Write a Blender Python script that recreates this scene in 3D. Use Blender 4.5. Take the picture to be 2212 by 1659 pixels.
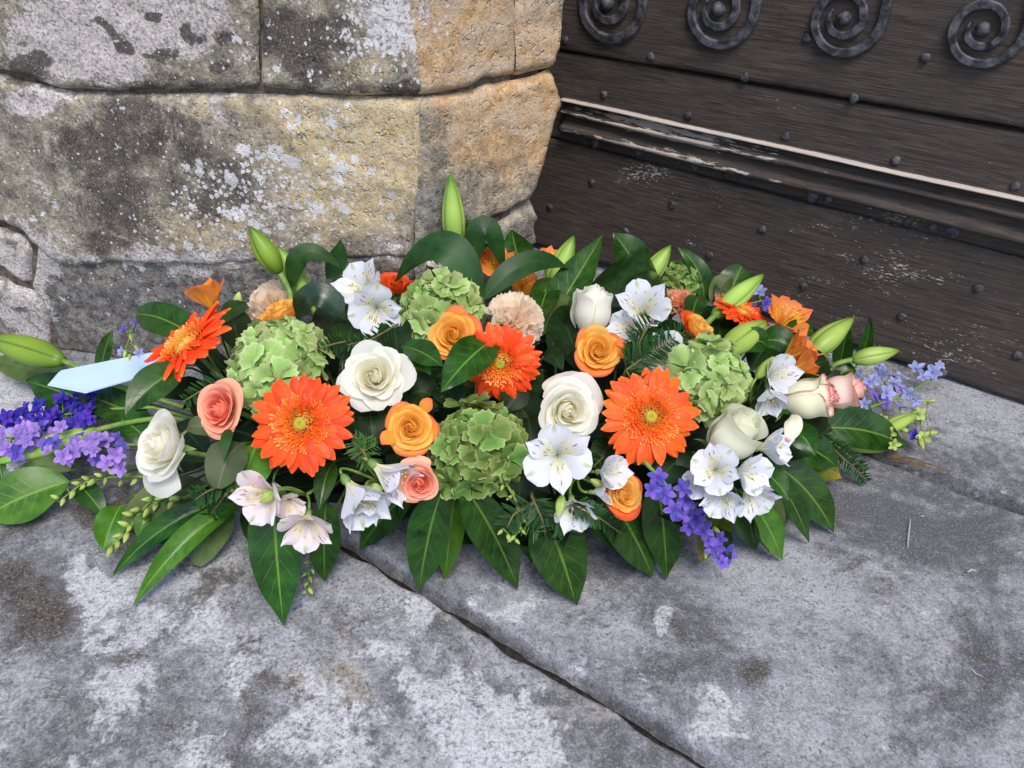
import bpy, math, random
import numpy as np
from mathutils import Vector, Matrix

# ---------------------------------------------------------------- clearing
for o in list(bpy.data.objects):
    bpy.data.objects.remove(o, do_unlink=True)
SC = bpy.context.scene
COL = SC.collection
random.seed(7)
RNG = np.random.default_rng(11)

# ---------------------------------------------------------------- camera, sky, sun, exposure
CAM_H = 0.78
PITCH = math.radians(35.4)
FPX = 1800.0                      # focal length in pixels of a 2212 x 1659 picture
IW, IH = 2212.0, 1659.0
cam_d = bpy.data.cameras.new("camera")
cam = bpy.data.objects.new("camera", cam_d)
COL.objects.link(cam)
cam.location = (0, 0, CAM_H)
cam.rotation_euler = (math.pi / 2 - PITCH, 0, 0)
cam_d.sensor_fit = 'HORIZONTAL'
cam_d.sensor_width = 36.0
cam_d.lens = 36.0 * FPX / IW
cam_d.clip_start = 0.02
cam_d.clip_end = 500
SC.camera = cam

SUN_EL, SUN_AZ = math.radians(58), math.radians(165)   # azimuth clockwise from +Y (camera looks along +Y)
world = bpy.data.worlds.new("World")
SC.world = world
world.use_nodes = True
wn = world.node_tree
wn.nodes.clear()
w_out = wn.nodes.new("ShaderNodeOutputWorld")
w_bg = wn.nodes.new("ShaderNodeBackground")
w_sky = wn.nodes.new("ShaderNodeTexSky")
w_sky.sky_type = 'NISHITA'
w_sky.sun_disc = False
w_sky.sun_elevation = SUN_EL
w_sky.sun_rotation = SUN_AZ
w_sky.air_density = 1.0
w_sky.dust_density = 1.2
w_sky.ozone_density = 0.6
w_bg.inputs['Strength'].default_value = 0.10
wn.links.new(w_sky.outputs[0], w_bg.inputs['Color'])
wn.links.new(w_bg.outputs[0], w_out.inputs['Surface'])

sun_d = bpy.data.lights.new("sun", 'SUN')
sun_d.energy = 1.5
sun_d.angle = math.radians(26)
sun_d.color = (1.0, 0.94, 0.85)
sun = bpy.data.objects.new("sun", sun_d)
COL.objects.link(sun)
sdir = Vector((math.sin(SUN_AZ) * math.cos(SUN_EL), math.cos(SUN_AZ) * math.cos(SUN_EL), math.sin(SUN_EL)))
sun.rotation_euler = sdir.to_track_quat('Z', 'Y').to_euler()
sun.location = sdir * 5

SC.view_settings.view_transform = 'Standard'
SC.view_settings.look = 'None'
SC.view_settings.exposure = 1.22
SC.view_settings.gamma = 1.0
SC.view_settings.use_curve_mapping = False
SC.render.engine = 'CYCLES'
SC.render.resolution_x = 1024
SC.render.resolution_y = 768

# ---------------------------------------------------------------- geometry helpers
EYE = np.array([0, 0, CAM_H])
C_R = np.array([1.0, 0, 0])
C_U = np.array([0, math.sin(PITCH), math.cos(PITCH)])
C_F = np.array([0, math.cos(PITCH), -math.sin(PITCH)])

def ray(px, py):
    d = C_R * ((px - IW / 2) / FPX) + C_U * ((IH / 2 - py) / FPX) + C_F
    return d / np.linalg.norm(d)

def on_z(px, py, z=0.0):
    d = ray(px, py)
    return EYE + d * ((z - CAM_H) / d[2])

def depth(p):
    return float(np.dot(np.asarray(p) - EYE, C_F))

def project(P):
    q = np.asarray(P) - EYE
    zf = q @ C_F
    return IW / 2 + FPX * (q @ C_R) / zf, IH / 2 - FPX * (q @ C_U) / zf

def px2m(npx, p):
    return npx / FPX * depth(p)

def face(dx, dy, dz):
    v = C_R * dx + C_U * dy - C_F * dz
    return v / np.linalg.norm(v)

def norm(v):
    v = np.asarray(v, float)
    return v / (np.linalg.norm(v) + 1e-12)

# the mound of the flower spray: distances of the heads come from this dome standing on the slabs
EC = np.array([-0.02, 0.87, 0.0])
ES = np.array([0.80, 0.26, 0.255])

def dome(px, py, off=0.0):
    d = ray(px, py)
    o = (EYE - EC) / ES
    e = d / ES
    a, b, c = e @ e, o @ e, o @ o - 1
    disc = b * b - a * c
    t = (-b - math.sqrt(disc)) / a if disc > 0 else -b / a
    p = EYE + d * (t - off)
    if p[2] < 0.012:
        p = on_z(px, py, 0.012)
    return p

def pos(px, py, w=0.0):
    """w: a number = metres in front of the dome, 'z0.1' = height above the slabs"""
    if isinstance(w, str):
        return on_z(px, py, float(w[1:]))
    return dome(px, py, w)

def smooth(a, b, x):
    t = np.clip((x - a) / (b - a), 0, 1)
    return t * t * (3 - 2 * t)

def _h(i):
    s = np.sin(i[..., 0] * 127.1 + i[..., 1] * 311.7 + i[..., 2] * 74.7) * 43758.5453
    return s - np.floor(s)

def vnoise(p):
    i = np.floor(p)
    f = p - i
    f = f * f * (3 - 2 * f)
    r = 0
    for dx in (0, 1):
        for dy in (0, 1):
            for dz in (0, 1):
                w = (f[..., 0] if dx else 1 - f[..., 0]) * (f[..., 1] if dy else 1 - f[..., 1]) * (f[..., 2] if dz else 1 - f[..., 2])
                r = r + w * _h(i + np.array([dx, dy, dz]))
    return r

def fbm(p, octv=4, g=0.5):
    r, a, s = 0, 1.0, 0
    for k in range(octv):
        r = r + a * vnoise(p * (2.03 ** k) + 17.3 * k)
        s += a
        a *= g
    return r / s - 0.5

def mesh(name, V, F, mat=None, attrs=None, sm=True):
    m = bpy.data.meshes.new(name)
    m.from_pydata([tuple(map(float, v)) for v in V], [], [tuple(f) for f in F])
    if attrs:
        for k, a in attrs.items():
            ca = m.color_attributes.new(k, 'FLOAT_COLOR', 'POINT')
            ca.data.foreach_set('color', np.asarray(a, np.float32).ravel())
    if sm:
        m.polygons.foreach_set('use_smooth', [True] * len(m.polygons))
    if mat:
        m.materials.append(mat)
    m.update()
    return m

def ob(name, data, parent=None, mtx=None):
    o = bpy.data.objects.new(name, data)
    COL.objects.link(o)
    if parent is not None:
        o.parent = parent
    if mtx is not None:
        o.matrix_local = mtx
    return o

def thing(name, label, cat, loc=(0, 0, 0), rot=None, group=None):
    o = bpy.data.objects.new(name, None)
    COL.objects.link(o)
    o.empty_display_size = 0.01
    M = Matrix.Translation(Vector(loc))
    if rot is not None:
        M = M @ rot.to_4x4()
    o.matrix_world = M
    o['label'] = label
    o['category'] = cat
    if group:
        o['group'] = group
    return o

def tag(o, label, cat, group=None):
    o['label'] = label
    o['category'] = cat
    if group:
        o['group'] = group
    return o

def frame(axis, roll=0.0):
    z = Vector(norm(axis))
    ref = Vector((0, 0, 1)) if abs(z.z) < 0.95 else Vector((0, 1, 0))
    x = ref.cross(z).normalized()
    y = z.cross(x)
    R = Matrix((x, y, z)).transposed()
    return R @ Matrix.Rotation(roll, 3, 'Z')

def grid_faces(nu, nv, off=0):
    a = np.arange((nu - 1) * (nv - 1))
    i, j = a // (nv - 1), a % (nv - 1)
    q = i * nv + j + off
    return np.stack([q, q + nv, q + nv + 1, q + 1], 1).tolist()

class Acc:
    """collects pieces of one mesh with the 'pc' attribute"""
    def __init__(s):
        s.V, s.F, s.A, s.n = [], [], [], 0
    def add(s, V, F, A):
        s.V.append(np.asarray(V, float)); s.A.append(np.asarray(A, float))
        s.F += [tuple(i + s.n for i in f) for f in F]
        s.n += len(V)
    def mesh(s, name, mat):
        return mesh(name, np.concatenate(s.V), s.F, mat, {'pc': np.concatenate(s.A)})

def tube(P, R, k=6, rnd=0.5, cap=True):
    P = np.asarray(P, float)
    n = len(P)
    R = np.broadcast_to(np.asarray(R, float), (n,))
    T = np.gradient(P, axis=0)
    T /= np.linalg.norm(T, axis=1)[:, None] + 1e-12
    u = np.cross(T[0], [0.31, 0.2, 0.93])
    V, A = [], []
    for i in range(n):
        u = norm(u - T[i] * (u @ T[i]))
        w = np.cross(T[i], u)
        for j in range(k):
            th = 2 * math.pi * j / k
            V.append(P[i] + R[i] * (u * math.cos(th) + w * math.sin(th)))
            A.append((j / k, i / (n - 1), rnd, 0))
    F = []
    for i in range(n - 1):
        for j in range(k):
            a, b = i * k + j, i * k + (j + 1) % k
            F.append((a, b, b + k, a + k))
    if cap:
        F.append(tuple(range(k - 1, -1, -1)))
        F.append(tuple((n - 1) * k + j for j in range(k)))
    return np.array(V), F, np.array(A)

def bez(a, b, c, n=10):
    t = np.linspace(0, 1, n)[:, None]
    return (1 - t) ** 2 * np.asarray(a) + 2 * t * (1 - t) * np.asarray(b) + t * t * np.asarray(c)

# ---------------------------------------------------------------- material helper
class NT:
    def __init__(s, name):
        s.m = bpy.data.materials.new(name)
        s.m.use_nodes = True
        s.t = s.m.node_tree
        s.t.nodes.clear()
        s.out = s.t.nodes.new("ShaderNodeOutputMaterial")
    def n(s, typ, **kw):
        nd = s.t.nodes.new("ShaderNode" + typ)
        for k, v in kw.items():
            if hasattr(nd, k) and not k[0].isupper():
                setattr(nd, k, v)
            else:
                s.set(nd.inputs[k.replace('_', ' ')], v)
        return nd
    def set(s, sock, v):
        if isinstance(v, bpy.types.NodeSocket):
            s.t.links.new(v, sock)
        elif isinstance(v, bpy.types.Node):
            s.t.links.new(v.outputs[0], sock)
        elif isinstance(v, (tuple, list)) and len(v) == 3 and sock.type == 'RGBA':
            sock.default_value = (*v, 1)
        else:
            sock.default_value = v
    def math(s, op, a, b=None, c=None, clamp=False):
        nd = s.t.nodes.new("ShaderNodeMath")
        nd.operation = op
        nd.use_clamp = clamp
        s.set(nd.inputs[0], a)
        if b is not None: s.set(nd.inputs[1], b)
        if c is not None: s.set(nd.inputs[2], c)
        return nd.outputs[0]
    def mix(s, f, a, b, mode='MIX'):
        nd = s.t.nodes.new("ShaderNodeMix")
        nd.data_type = 'RGBA'
        nd.blend_type = mode
        nd.clamp_factor = True
        s.set(nd.inputs[0], f); s.set(nd.inputs[6], a); s.set(nd.inputs[7], b)
        return nd.outputs[2]
    def noise(s, vec, scale, detail=4, rough=0.55, dist=0.0):
        nd = s.n("TexNoise", Scale=scale, Detail=detail, Roughness=rough, Distortion=dist)
        s.set(nd.inputs['Vector'], vec)
        return nd.outputs[0]
    def mr(s, x, a, b, c=0.0, d=1.0, sm=True):
        nd = s.t.nodes.new("ShaderNodeMapRange")
        nd.interpolation_type = 'SMOOTHSTEP' if sm else 'LINEAR'
        nd.clamp = True
        s.set(nd.inputs[0], x)
        for i, v in enumerate((a, b, c, d)):
            s.set(nd.inputs[i + 1], v)
        return nd.outputs[0]
    def cover(s, mask, noise, soft=0.06):
        """1 where noise exceeds 1 - mask"""
        return s.mr(s.math('ADD', mask, noise), 1 - soft, 1 + soft)
    def mapping(s, vec, scale=(1, 1, 1), loc=(0, 0, 0)):
        nd = s.n("Mapping")
        s.set(nd.inputs[0], vec)
        nd.inputs['Scale'].default_value = scale
        nd.inputs['Location'].default_value = loc
        return nd.outputs[0]
    def attr(s, name):
        a = s.n("Attribute")
        a.attribute_name = name
        sep = s.n("SeparateColor")
        s.t.links.new(a.outputs['Color'], sep.inputs[0])
        return sep.outputs[0], sep.outputs[1], sep.outputs[2], a.outputs['Alpha']
    def bump(s, h, strength=0.3, dist=0.002, nrm=None):
        b = s.n("Bump", Strength=strength, Distance=dist)
        s.set(b.inputs['Height'], h)
        if nrm is not None: s.set(b.inputs['Normal'], nrm)
        return b.outputs[0]
    def done(s, shader):
        s.t.links.new(shader, s.out.inputs['Surface'])
        return s.m
    def bsdf(s, col, rough=0.6, nrm=None, spec=0.5, **kw):
        p = s.n("BsdfPrincipled")
        s.set(p.inputs['Base Color'], col)
        s.set(p.inputs['Roughness'], rough)
        s.set(p.inputs['Specular IOR Level'], spec)
        if nrm is not None: s.set(p.inputs['Normal'], nrm)
        for k, v in kw.items():
            s.set(p.inputs[k], v)
        return p.outputs[0]

def lin(r, g, b):
    f = lambda c: (c / 255 / 12.92) if c / 255 < 0.04045 else ((c / 255 + 0.055) / 1.055) ** 2.4
    return (f(r), f(g), f(b))

# ---------------------------------------------------------------- stone materials
def stone_material(name, ground=False):
    t = NT(name)
    g = t.n("NewGeometry").outputs['Position']
    dark, pale, tan, _ = t.attr('m1')
    spot, damp, brown, _ = t.attr('m2')
    nz = t.n("TexNoise", Scale=15.0, Detail=6.0, Roughness=.7, Distortion=.4)
    t.set(nz.inputs['Vector'], g)
    cs = t.n("SeparateColor"); t.set(cs.inputs[0], nz.outputs['Color'])
    nA, nB = cs.outputs[0], cs.outputs[1]
    nz2 = t.n("TexNoise", Scale=62.0, Detail=5.0, Roughness=.68)
    t.set(nz2.inputs['Vector'], g)
    cs2 = t.n("SeparateColor"); t.set(cs2.inputs[0], nz2.outputs['Color'])
    nC, nD0 = cs2.outputs[0], cs2.outputs[1]
    nD = t.noise(g, 210, 3, .7)
    nE = t.noise(g, 400, 2, .7)
    if ground:
        big = t.noise(g, 4.5, 6, .66, .5)
        bigc = t.math('ADD', t.math('MULTIPLY', big, .68), t.math('MULTIPLY', nC, .32))
        base = t.mix(t.mr(bigc, .40, .60), lin(84, 85, 90), lin(166, 167, 174))
    else:
        base = t.mix(t.mr(t.math('ADD', t.math('MULTIPLY', nA, .5), t.math('MULTIPLY', nC, .5)), .38, .62), lin(116, 107, 94), lin(186, 174, 152))
    base = t.mix(t.mr(nD, .40, .62, 0, .45), base, lin(100, 98, 99))
    tanc = t.mix(t.mr(nC, .4, .6), lin(206, 182, 134), lin(176, 150, 106))
    tanc = t.mix(t.mr(nD, .46, .60, 0, .8), tanc, lin(200, 192, 176))
    base = t.mix(t.cover(tan, t.math('ADD', t.math('MULTIPLY', nB, .7), t.math('MULTIPLY', nC, .3)), .16), base, tanc)
    brc = t.mix(t.mr(nC, .4, .6), lin(174, 136, 92), lin(198, 166, 126))
    brc = t.mix(t.mr(nB, .45, .6, 0, .8), brc, lin(180, 162, 142))
    base = t.mix(t.cover(brown, t.math('ADD', t.math('MULTIPLY', nA, .6), t.math('MULTIPLY', nC, .4)), .2), base, brc)
    if ground:
        dmp = t.mix(t.mr(bigc, .40, .60), lin(86, 87, 94), lin(146, 147, 155))
    else:
        dmp = t.mix(t.mr(nC, .38, .64), lin(84, 82, 80), lin(136, 132, 128))
    base = t.mix(t.cover(damp, nB, .25), base, dmp)
    palc = t.mix(t.mr(nD, .40, .62), lin(194, 195, 201), lin(166, 167, 172)) if ground else t.mix(t.mr(nD, .42, .6), lin(200, 191, 188), lin(158, 151, 150))
    pf = t.cover(pale, t.math('ADD', t.math('MULTIPLY', nA, .80), t.math('MULTIPLY', nD0, .20)), .035 if ground else .03)
    if ground: pf = t.math('MULTIPLY', pf, t.mr(nC, .3, .62, .62, 1))
    base = t.mix(t.math('MULTIPLY', pf, .9), base, palc)
    drk = t.mix(t.mr(nD, .38, .62), lin(44, 40, 40), lin(90, 82, 76))
    mixn = t.math('ADD', t.math('MULTIPLY', nB, .62), t.math('ADD', t.math('MULTIPLY', nC, .23), t.math('MULTIPLY', nD, .15)))
    df = t.cover(dark, mixn, .06)
    base = t.mix(t.math('MULTIPLY', df, .9), base, drk)
    # crusty white lichen dots
    for k, (scl, rr) in enumerate(((44, .55), (130, .55))):
        v = t.n("TexVoronoi", Scale=float(scl), Randomness=1.0)
        t.set(v.inputs['Vector'], t.mapping(g, loc=(k * 2.3, k, 1.1)))
        sep = t.n("SeparateColor"); t.set(sep.inputs[0], v.outputs['Color'])
        dd = t.math('ADD', v.outputs['Distance'], t.math('MULTIPLY', t.math('SUBTRACT', nD, .5), 1.1))
        size = t.math('MULTIPLY', t.math('SUBTRACT', t.math('ADD', sep.outputs[0], t.math('MULTIPLY', spot, 1.5)), 1.0), rr)
        f = t.mr(t.math('SUBTRACT', size, dd), -.02, .06)
        base = t.mix(t.math('MULTIPLY', f, .93), base, t.mix(t.mr(nE, .35, .65), lin(224, 222, 224), lin(186, 184, 188)))
    # black specks
    sp = t.mr(t.math('ADD', nD, t.math('MULTIPLY', nD0, .5)), .84, .92)
    base = t.mix(t.math('MULTIPLY', sp, .5), base, lin(44, 42, 44))
    base = t.mix(t.mr(nE, .36, .50, .34, 0), base, lin(60, 57, 57))
    base = t.mix(t.mr(nE, .54, .68, 0, .22), base, lin(206, 203, 202))
    hh = t.n("TexNoise", Scale=150.0, Detail=4.0, Roughness=.75)
    t.set(hh.inputs['Vector'], g)
    h = hh.outputs[0]
    if not ground:
        pv = t.noise(g, 90, 2, .6)
        h = t.math('ADD', h, t.math('MULTIPLY', t.mr(pv, .58, .70, 0, -1.3), t.math('ADD', tan, .2)))
    return t.done(t.bsdf(base, .92, t.bump(h, .6 if not ground else .35, .004), .18))

def plain_material(name, c1, c2, scale=60, rough=.85, bump=.3, dist=.002, spec=.3, detail=6):
    t = NT(name)
    g = t.n("NewGeometry").outputs['Position']
    n1 = t.noise(g, scale, detail, .65)
    n2 = t.noise(g, scale * 6, 3, .6)
    c = t.mix(t.mr(n1, .3, .7), c1, c2)
    return t.done(t.bsdf(c, rough, t.bump(t.math('ADD', n1, t.math('MULTIPLY', n2, .4)), bump, dist), spec))

M_STONE = stone_material("lichen_limestone")
M_SLAB = stone_material("weathered_paving_stone", True)
M_MORTAR = plain_material("old_mortar", lin(70, 62, 54), lin(118, 108, 98), 90, .95, .8, .004, .1)
M_SOIL = plain_material("joint_dirt", lin(34, 32, 32), lin(66, 62, 60), 120, .95, .9, .004, .1)

def blobs(V, lst):
    """soft lichen and stain patches: (x, y, radius, amount) around points of the wall or floor"""
    x, y = project(V)
    if len(V) > 400:
        x = x + 70 * fbm(V * 22, 4, .6) + 30 * fbm(V * 90 + 5, 2)
        y = y + 70 * fbm(V * 22 + 9, 4, .6) + 30 * fbm(V * 90 + 7, 2)
    r = np.zeros(len(V))
    for bx, by, br, ba in lst:
        ry = br
        if isinstance(br, tuple): br, ry = br
        r = np.maximum(r, ba * np.exp(-0.45 * (((x - bx) / br) ** 2 + ((y - by) / ry) ** 2) ** 1.6))
    return r

def attrs_from(V, m1, m2):
    n = len(V)
    one = np.ones(n)
    a = [blobs(V, m) if isinstance(m, list) else np.full(n, m) for m in m1]
    b = [blobs(V, m) if isinstance(m, list) else np.full(n, m) for m in m2]
    return {'m1': np.stack([*a, one], 1), 'm2': np.stack([*b, one], 1)}

# ---------------------------------------------------------------- the stepped stone jamb
class Plane:
    def __init__(s, O, az):
        s.O = np.array(O, float)
        s.u = np.array([math.sin(az), math.cos(az), 0.0])     # to the right as seen by the camera
        s.n = np.array([s.u[1], -s.u[0], 0.0])                # towards the camera
        if s.n @ (EYE - s.O) < 0: s.n = -s.n
    def hit(s, px, py):
        d = ray(px, py)
        t = ((s.O - EYE) @ s.n) / (d @ s.n)
        p = EYE + d * t - s.O
        return np.array([p @ s.u, p[2]])
    def world(s, S, T, D=0):
        S, T, D = np.broadcast_arrays(np.asarray(S, float), T, D)
        return s.O + S[..., None] * s.u + T[..., None] * np.array([0, 0, 1.0]) + D[..., None] * s.n

G0 = on_z(150, 768, 0)
WALL = Plane([G0[0], G0[1], 0], math.radians(180 - 78.6))
K_s = WALL.hit(905, 213)[0]
K = WALL.world(K_s, 0.0)
REV = Plane([K[0], K[1], 0], math.radians(61))

def resample(pts, n):
    pts = np.asarray(pts, float)
    d = np.r_[0, np.cumsum(np.linalg.norm(np.diff(pts, axis=0), axis=1))]
    t = np.linspace(0, d[-1], n)
    return np.stack([np.interp(t, d, pts[:, k]) for k in range(2)], 1)

def stone(parent, plane, top, bot, left=None, right=None, sinks=(.03, .03, .03, .03), rr=.014, off=0.0,
          amp=.008, seed=0, m1=(0, 0, 0), m2=(0, 0, 0), px=True, res=.006, scale=14, lean=0.0):
    """sinks: left, right, top, bottom edge depth"""
    cv = (lambda L: np.array([plane.hit(*q) for q in L])) if px else (lambda L: np.array(L, float))
    T, B = cv(top), cv(bot)
    wdt = max(np.ptp(T[:, 0]), np.ptp(B[:, 0]))
    hgt = max(abs(T[0, 1] - B[0, 1]), abs(T[-1, 1] - B[-1, 1]))
    nu, nv = int(np.clip(wdt / res, 12, 190)), int(np.clip(hgt / res, 10, 120))
    T, B = resample(T, nu), resample(B, nu)
    b = np.linspace(0, 1, nv)
    S = T[:, None, :] * (1 - b)[None, :, None] + B[:, None, :] * b[None, :, None]
    a = np.linspace(0, 1, nu)
    for side, crv in ((0, left), (1, right)):
        if crv is None: continue
        c = resample(cv(crv), nv)
        base = S[-1 if side else 0]
        dev = c - base
        wgt = smooth(.6, 1.0, a) if side else smooth(.4, 0.0, a)
        S = S + wgt[:, None, None] * dev[None]
    # rough outline
    P0 = plane.world(S[..., 0], S[..., 1])
    jit = .006 * fbm(P0 * 28 + seed, 3)
    S = S + jit[..., None] * np.array([1, .7])
    aa, bb = np.meshgrid(a, b, indexing='ij')
    D = off + amp * 1.5 * fbm(P0 * scale + seed * 3.1, 5, .6) + amp * 1.0 * fbm(P0 * scale * 4 + seed, 4, .6)
    jag = .8 + 2.2 * fbm(P0 * 26 + seed, 3)
    for dist, sk in ((aa * wdt, sinks[0]), ((1 - aa) * wdt, sinks[1]), (bb * hgt, sinks[2]), ((1 - bb) * hgt, sinks[3])):
        q = np.clip(1 - dist / (rr * jag + .002), 0, 1)
        D = D - sk * q ** 2.2
    D = D + lean * (bb - .5)
    V = plane.world(S[..., 0], S[..., 1], D).reshape(-1, 3)
    m = mesh("stone", V, grid_faces(nu, nv), M_STONE, attrs_from(V, m1, m2))
    return ob("stone", m, parent)

WALL_THING = thing("stone_wall", "weathered limestone door jamb of big lichen-spotted blocks beside the dark door", "wall", (K[0], K[1], 0))
WT = ob("mortar", None) if False else None
def core():
    e = REV.hit(1150, 500)[0]
    i = .013
    a = WALL.world(-1.9, 0, -i)
    b = WALL.world(K_s, 0, -i)
    # intersection of the two inset faces
    A = np.stack([WALL.u[:2], -REV.u[:2]], 1)
    k = np.linalg.solve(A, REV.world(0, 0, -i)[:2] - WALL.world(0, 0, -i)[:2])
    b = WALL.world(k[0], 0, -i)
    c = REV.world(e - .03, 0, -i)
    d = c + np.array([-.02, .75, 0])
    f = a + np.array([0, .9, 0])
    pl = [a, b, c, d, f]
    V = [(p[0], p[1], -.03) for p in pl] + [(p[0], p[1], 1.9) for p in pl]
    n = len(pl)
    F = [tuple(range(n, 2 * n))] + [(j, (j + 1) % n, (j + 1) % n + n, j + n) for j in range(n)]
    V = np.array(V) - np.array([K[0], K[1], 0])
    return ob("mortar", mesh("mortar", V, F, M_MORTAR, sm=False), WALL_THING)
core()
WALL_THING_INV = Matrix.Translation(Vector((-K[0], -K[1], 0)))

DARK = [(290, 300, (180, 115), .565), (420, 400, (180, 125), .55), (250, 450, 160, .55), (150, 330, 95, .54), (690, 110, (110, 100), .60),
        (600, 60, 70, .6), (60, 170, 70, .5), (520, 160, 70, .5), (330, 180, (220, 30), .5), (560, 330, 120, .46), (760, 190, (120, 25), .5), (880, 195, (60, 20), .6),
        (225, 52, (34, 16), .72), (330, 38, (22, 14), .7), (262, 96, (26, 16), .74), (410, 75, (30, 18), .72), (500, 78, (24, 18), .7), (365, 120, (40, 16), .66), (60, 135, (60, 26), .66), (475, 140, (40, 18), .62), (430, 60, 60, .44), (260, 95, 60, .43), (640, 520, 90, .42), (0, 420, 80, .5)]
PALE = [(190, 80, (210, 115), .68), (380, 50, (170, 95), .63), (60, 215, (110, 40), .66), (250, 140, 100, .58), (490, 90, 80, .5), (470, 230, 40, .55),
        (830, 40, 130, .52), (50, 100, 90, .5), (30, 560, 110, .6), (40, 690, 120, .55), (350, 560, (280, 28), .6), (800, 540, (140, 40), .5), (90, 420, (30, 120), .5)]
TAN = [(800, 330, (190, 140), .66), (660, 290, (150, 100), .58), (740, 450, (170, 90), .60), (560, 235, (180, 30), .55), (760, 150, (100, 50), .5), (400, 500, (250, 60), .46), (420, 570, (300, 30), .55), (330, 190, (200, 14), .5)]
SPOT = [(560, 440, (200, 100), .74), (640, 360, (170, 120), .70), (830, 60, (120, 110), .80), (450, 500, (200, 50), .55), (750, 100, 160, .48), (300, 400, 300, .34), (500, 110, 120, .42),
        (760, 470, (130, 70), .5), (700, 250, (150, 40), .42), (300, 100, 300, .28)]
DAMP = [(420, 680, (420, 110), .92), (700, 640, (300, 90), .85), (160, 660, 120, .72), (60, 620, 90, .42), (800, 540, (130, 50), .35)]
BRN = [(880, 190, 60, .3)]
M1, M2 = (DARK, PALE, TAN), (SPOT, DAMP, BRN)
R1M = ([(930, 60, 60, .40)], [(930, 20, 60, .45)], .35), ([(920, 50, 70, .5)], [(1000, 560, (160, 90), .72), (960, 470, (80, 80), .62)], [(1060, 120, (190, 150), .80), (1100, 280, (170, 120), .66), (1010, 150, 100, .9), (1200, 260, (50, 150), .85), (1050, 400, 120, .4)])

def st(*a, **k):
    o = stone(WALL_THING, *a, **k)
    o.matrix_local = WALL_THING_INV
    return o

st(WALL, [(-300, -170), (550, -170)], [(-300, 130), (-120, 134), (0, 156), (60, 176), (120, 195), (250, 201), (400, 202), (480, 201), (555, 199)],
   right=[(548, -170), (552, 0), (556, 60), (551, 110), (554, 192)], sinks=(.02, .008, .02, .013), rr=.007, seed=1, m1=M1, m2=M2, amp=.008)
st(WALL, [(557, -170), (880, -170)], [(560, 199), (640, 202), (720, 208), (800, 211), (860, 209), (906, 213)],
   left=[(557, -170), (560, 0), (564, 60), (559, 110), (561, 193)], right=[(880, -170), (890, -20), (899, 100), (906, 210)],
   sinks=(.008, .007, .02, .013), rr=.007, seed=2, m1=M1, m2=M2, amp=.008)
st(WALL, [(-300, 148), (-120, 152), (0, 167), (60, 183), (150, 202), (300, 205), (500, 206), (700, 211), (906, 216)],
   [(-300, 480), (-120, 480), (0, 484), (50, 505), (100, 560), (150, 582), (250, 572), (440, 578), (600, 566), (760, 562), (900, 562)],
   right=[(906, 216), (907, 300), (906, 420), (900, 562)], sinks=(.02, .006, .013, .012), rr=.007, seed=3, m1=M1, m2=M2, amp=.010)
st(WALL, [(75, 530), (110, 553), (150, 567), (250, 559), (440, 565), (600, 554), (760, 551), (900, 552)],
   [(118, 764), (300, 790), (600, 826), (912, 862)], left=[(72, 530), (58, 622), (88, 668), (104, 710), (110, 764)], off=-.008,
   sinks=(.02, .006, .004, .012), rr=.007, seed=4, m1=M1, m2=M2, amp=.012, scale=9, lean=-.006)
st(WALL, [(-300, 488), (-100, 486), (0, 491), (40, 508), (68, 550)], [(-300, 606), (-60, 574), (0, 588), (32, 612), (64, 628)],
   sinks=(.02, .03, .03, .03), rr=.016, seed=5, off=-.004, m1=M1, m2=M2, amp=.008)
st(WALL, [(-300, 610), (-60, 584), (0, 598), (26, 620), (62, 632), (96, 672)], [(-300, 716), (-60, 742), (40, 754), (108, 763)],
   right=[(94, 668), (107, 700), (112, 763)], sinks=(.02, .03, .03, .012), rr=.016, seed=6, off=-.004, m1=M1, m2=M2, amp=.009)
# reveal face beside the door
st(REV, [(882, -170), (1110, -170)], [(906, 211), (960, 203), (1020, 192), (1050, 173), (1114, 170)],
   left=[(880, -170), (890, -20), (899, 100), (906, 211)], sinks=(.007, .003, .02, .014), rr=.008, seed=11, m1=R1M[0], m2=R1M[1], amp=.006)
st(REV, [(1112, -170), (1252, -170)], [(1116, 169), (1150, 160), (1190, 153), (1207, 150)],
   right=[(1250, -170), (1240, 0), (1228, 80), (1210, 125), (1207, 150)], sinks=(.003, .07, .02, .014), rr=.014, seed=12, m1=R1M[0], m2=R1M[1], amp=.007)
st(REV, [(906, 217), (960, 210), (1030, 199), (1060, 186), (1112, 180), (1160, 168), (1196, 157), (1216, 165)],
   [(900, 562), (980, 506), (1040, 490), (1100, 462), (1150, 436), (1172, 420)],
   right=[(1214, 162), (1222, 190), (1219, 235), (1206, 290), (1192, 345), (1172, 400), (1172, 420)],
   sinks=(.006, .07, .013, .014), rr=.014, seed=13, m1=R1M[0], m2=R1M[1], amp=.008)
st(REV, [(900, 566), (985, 512), (1050, 495), (1110, 466), (1150, 441), (1164, 430)], [(914, 862), (1000, 832), (1080, 806), (1160, 782)],
   right=[(1162, 428), (1178, 460), (1176, 505), (1166, 545), (1160, 620), (1160, 782)], sinks=(.007, .07, .02, .012), rr=.018, seed=14,
   m1=R1M[0], m2=R1M[1], amp=.010)
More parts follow.
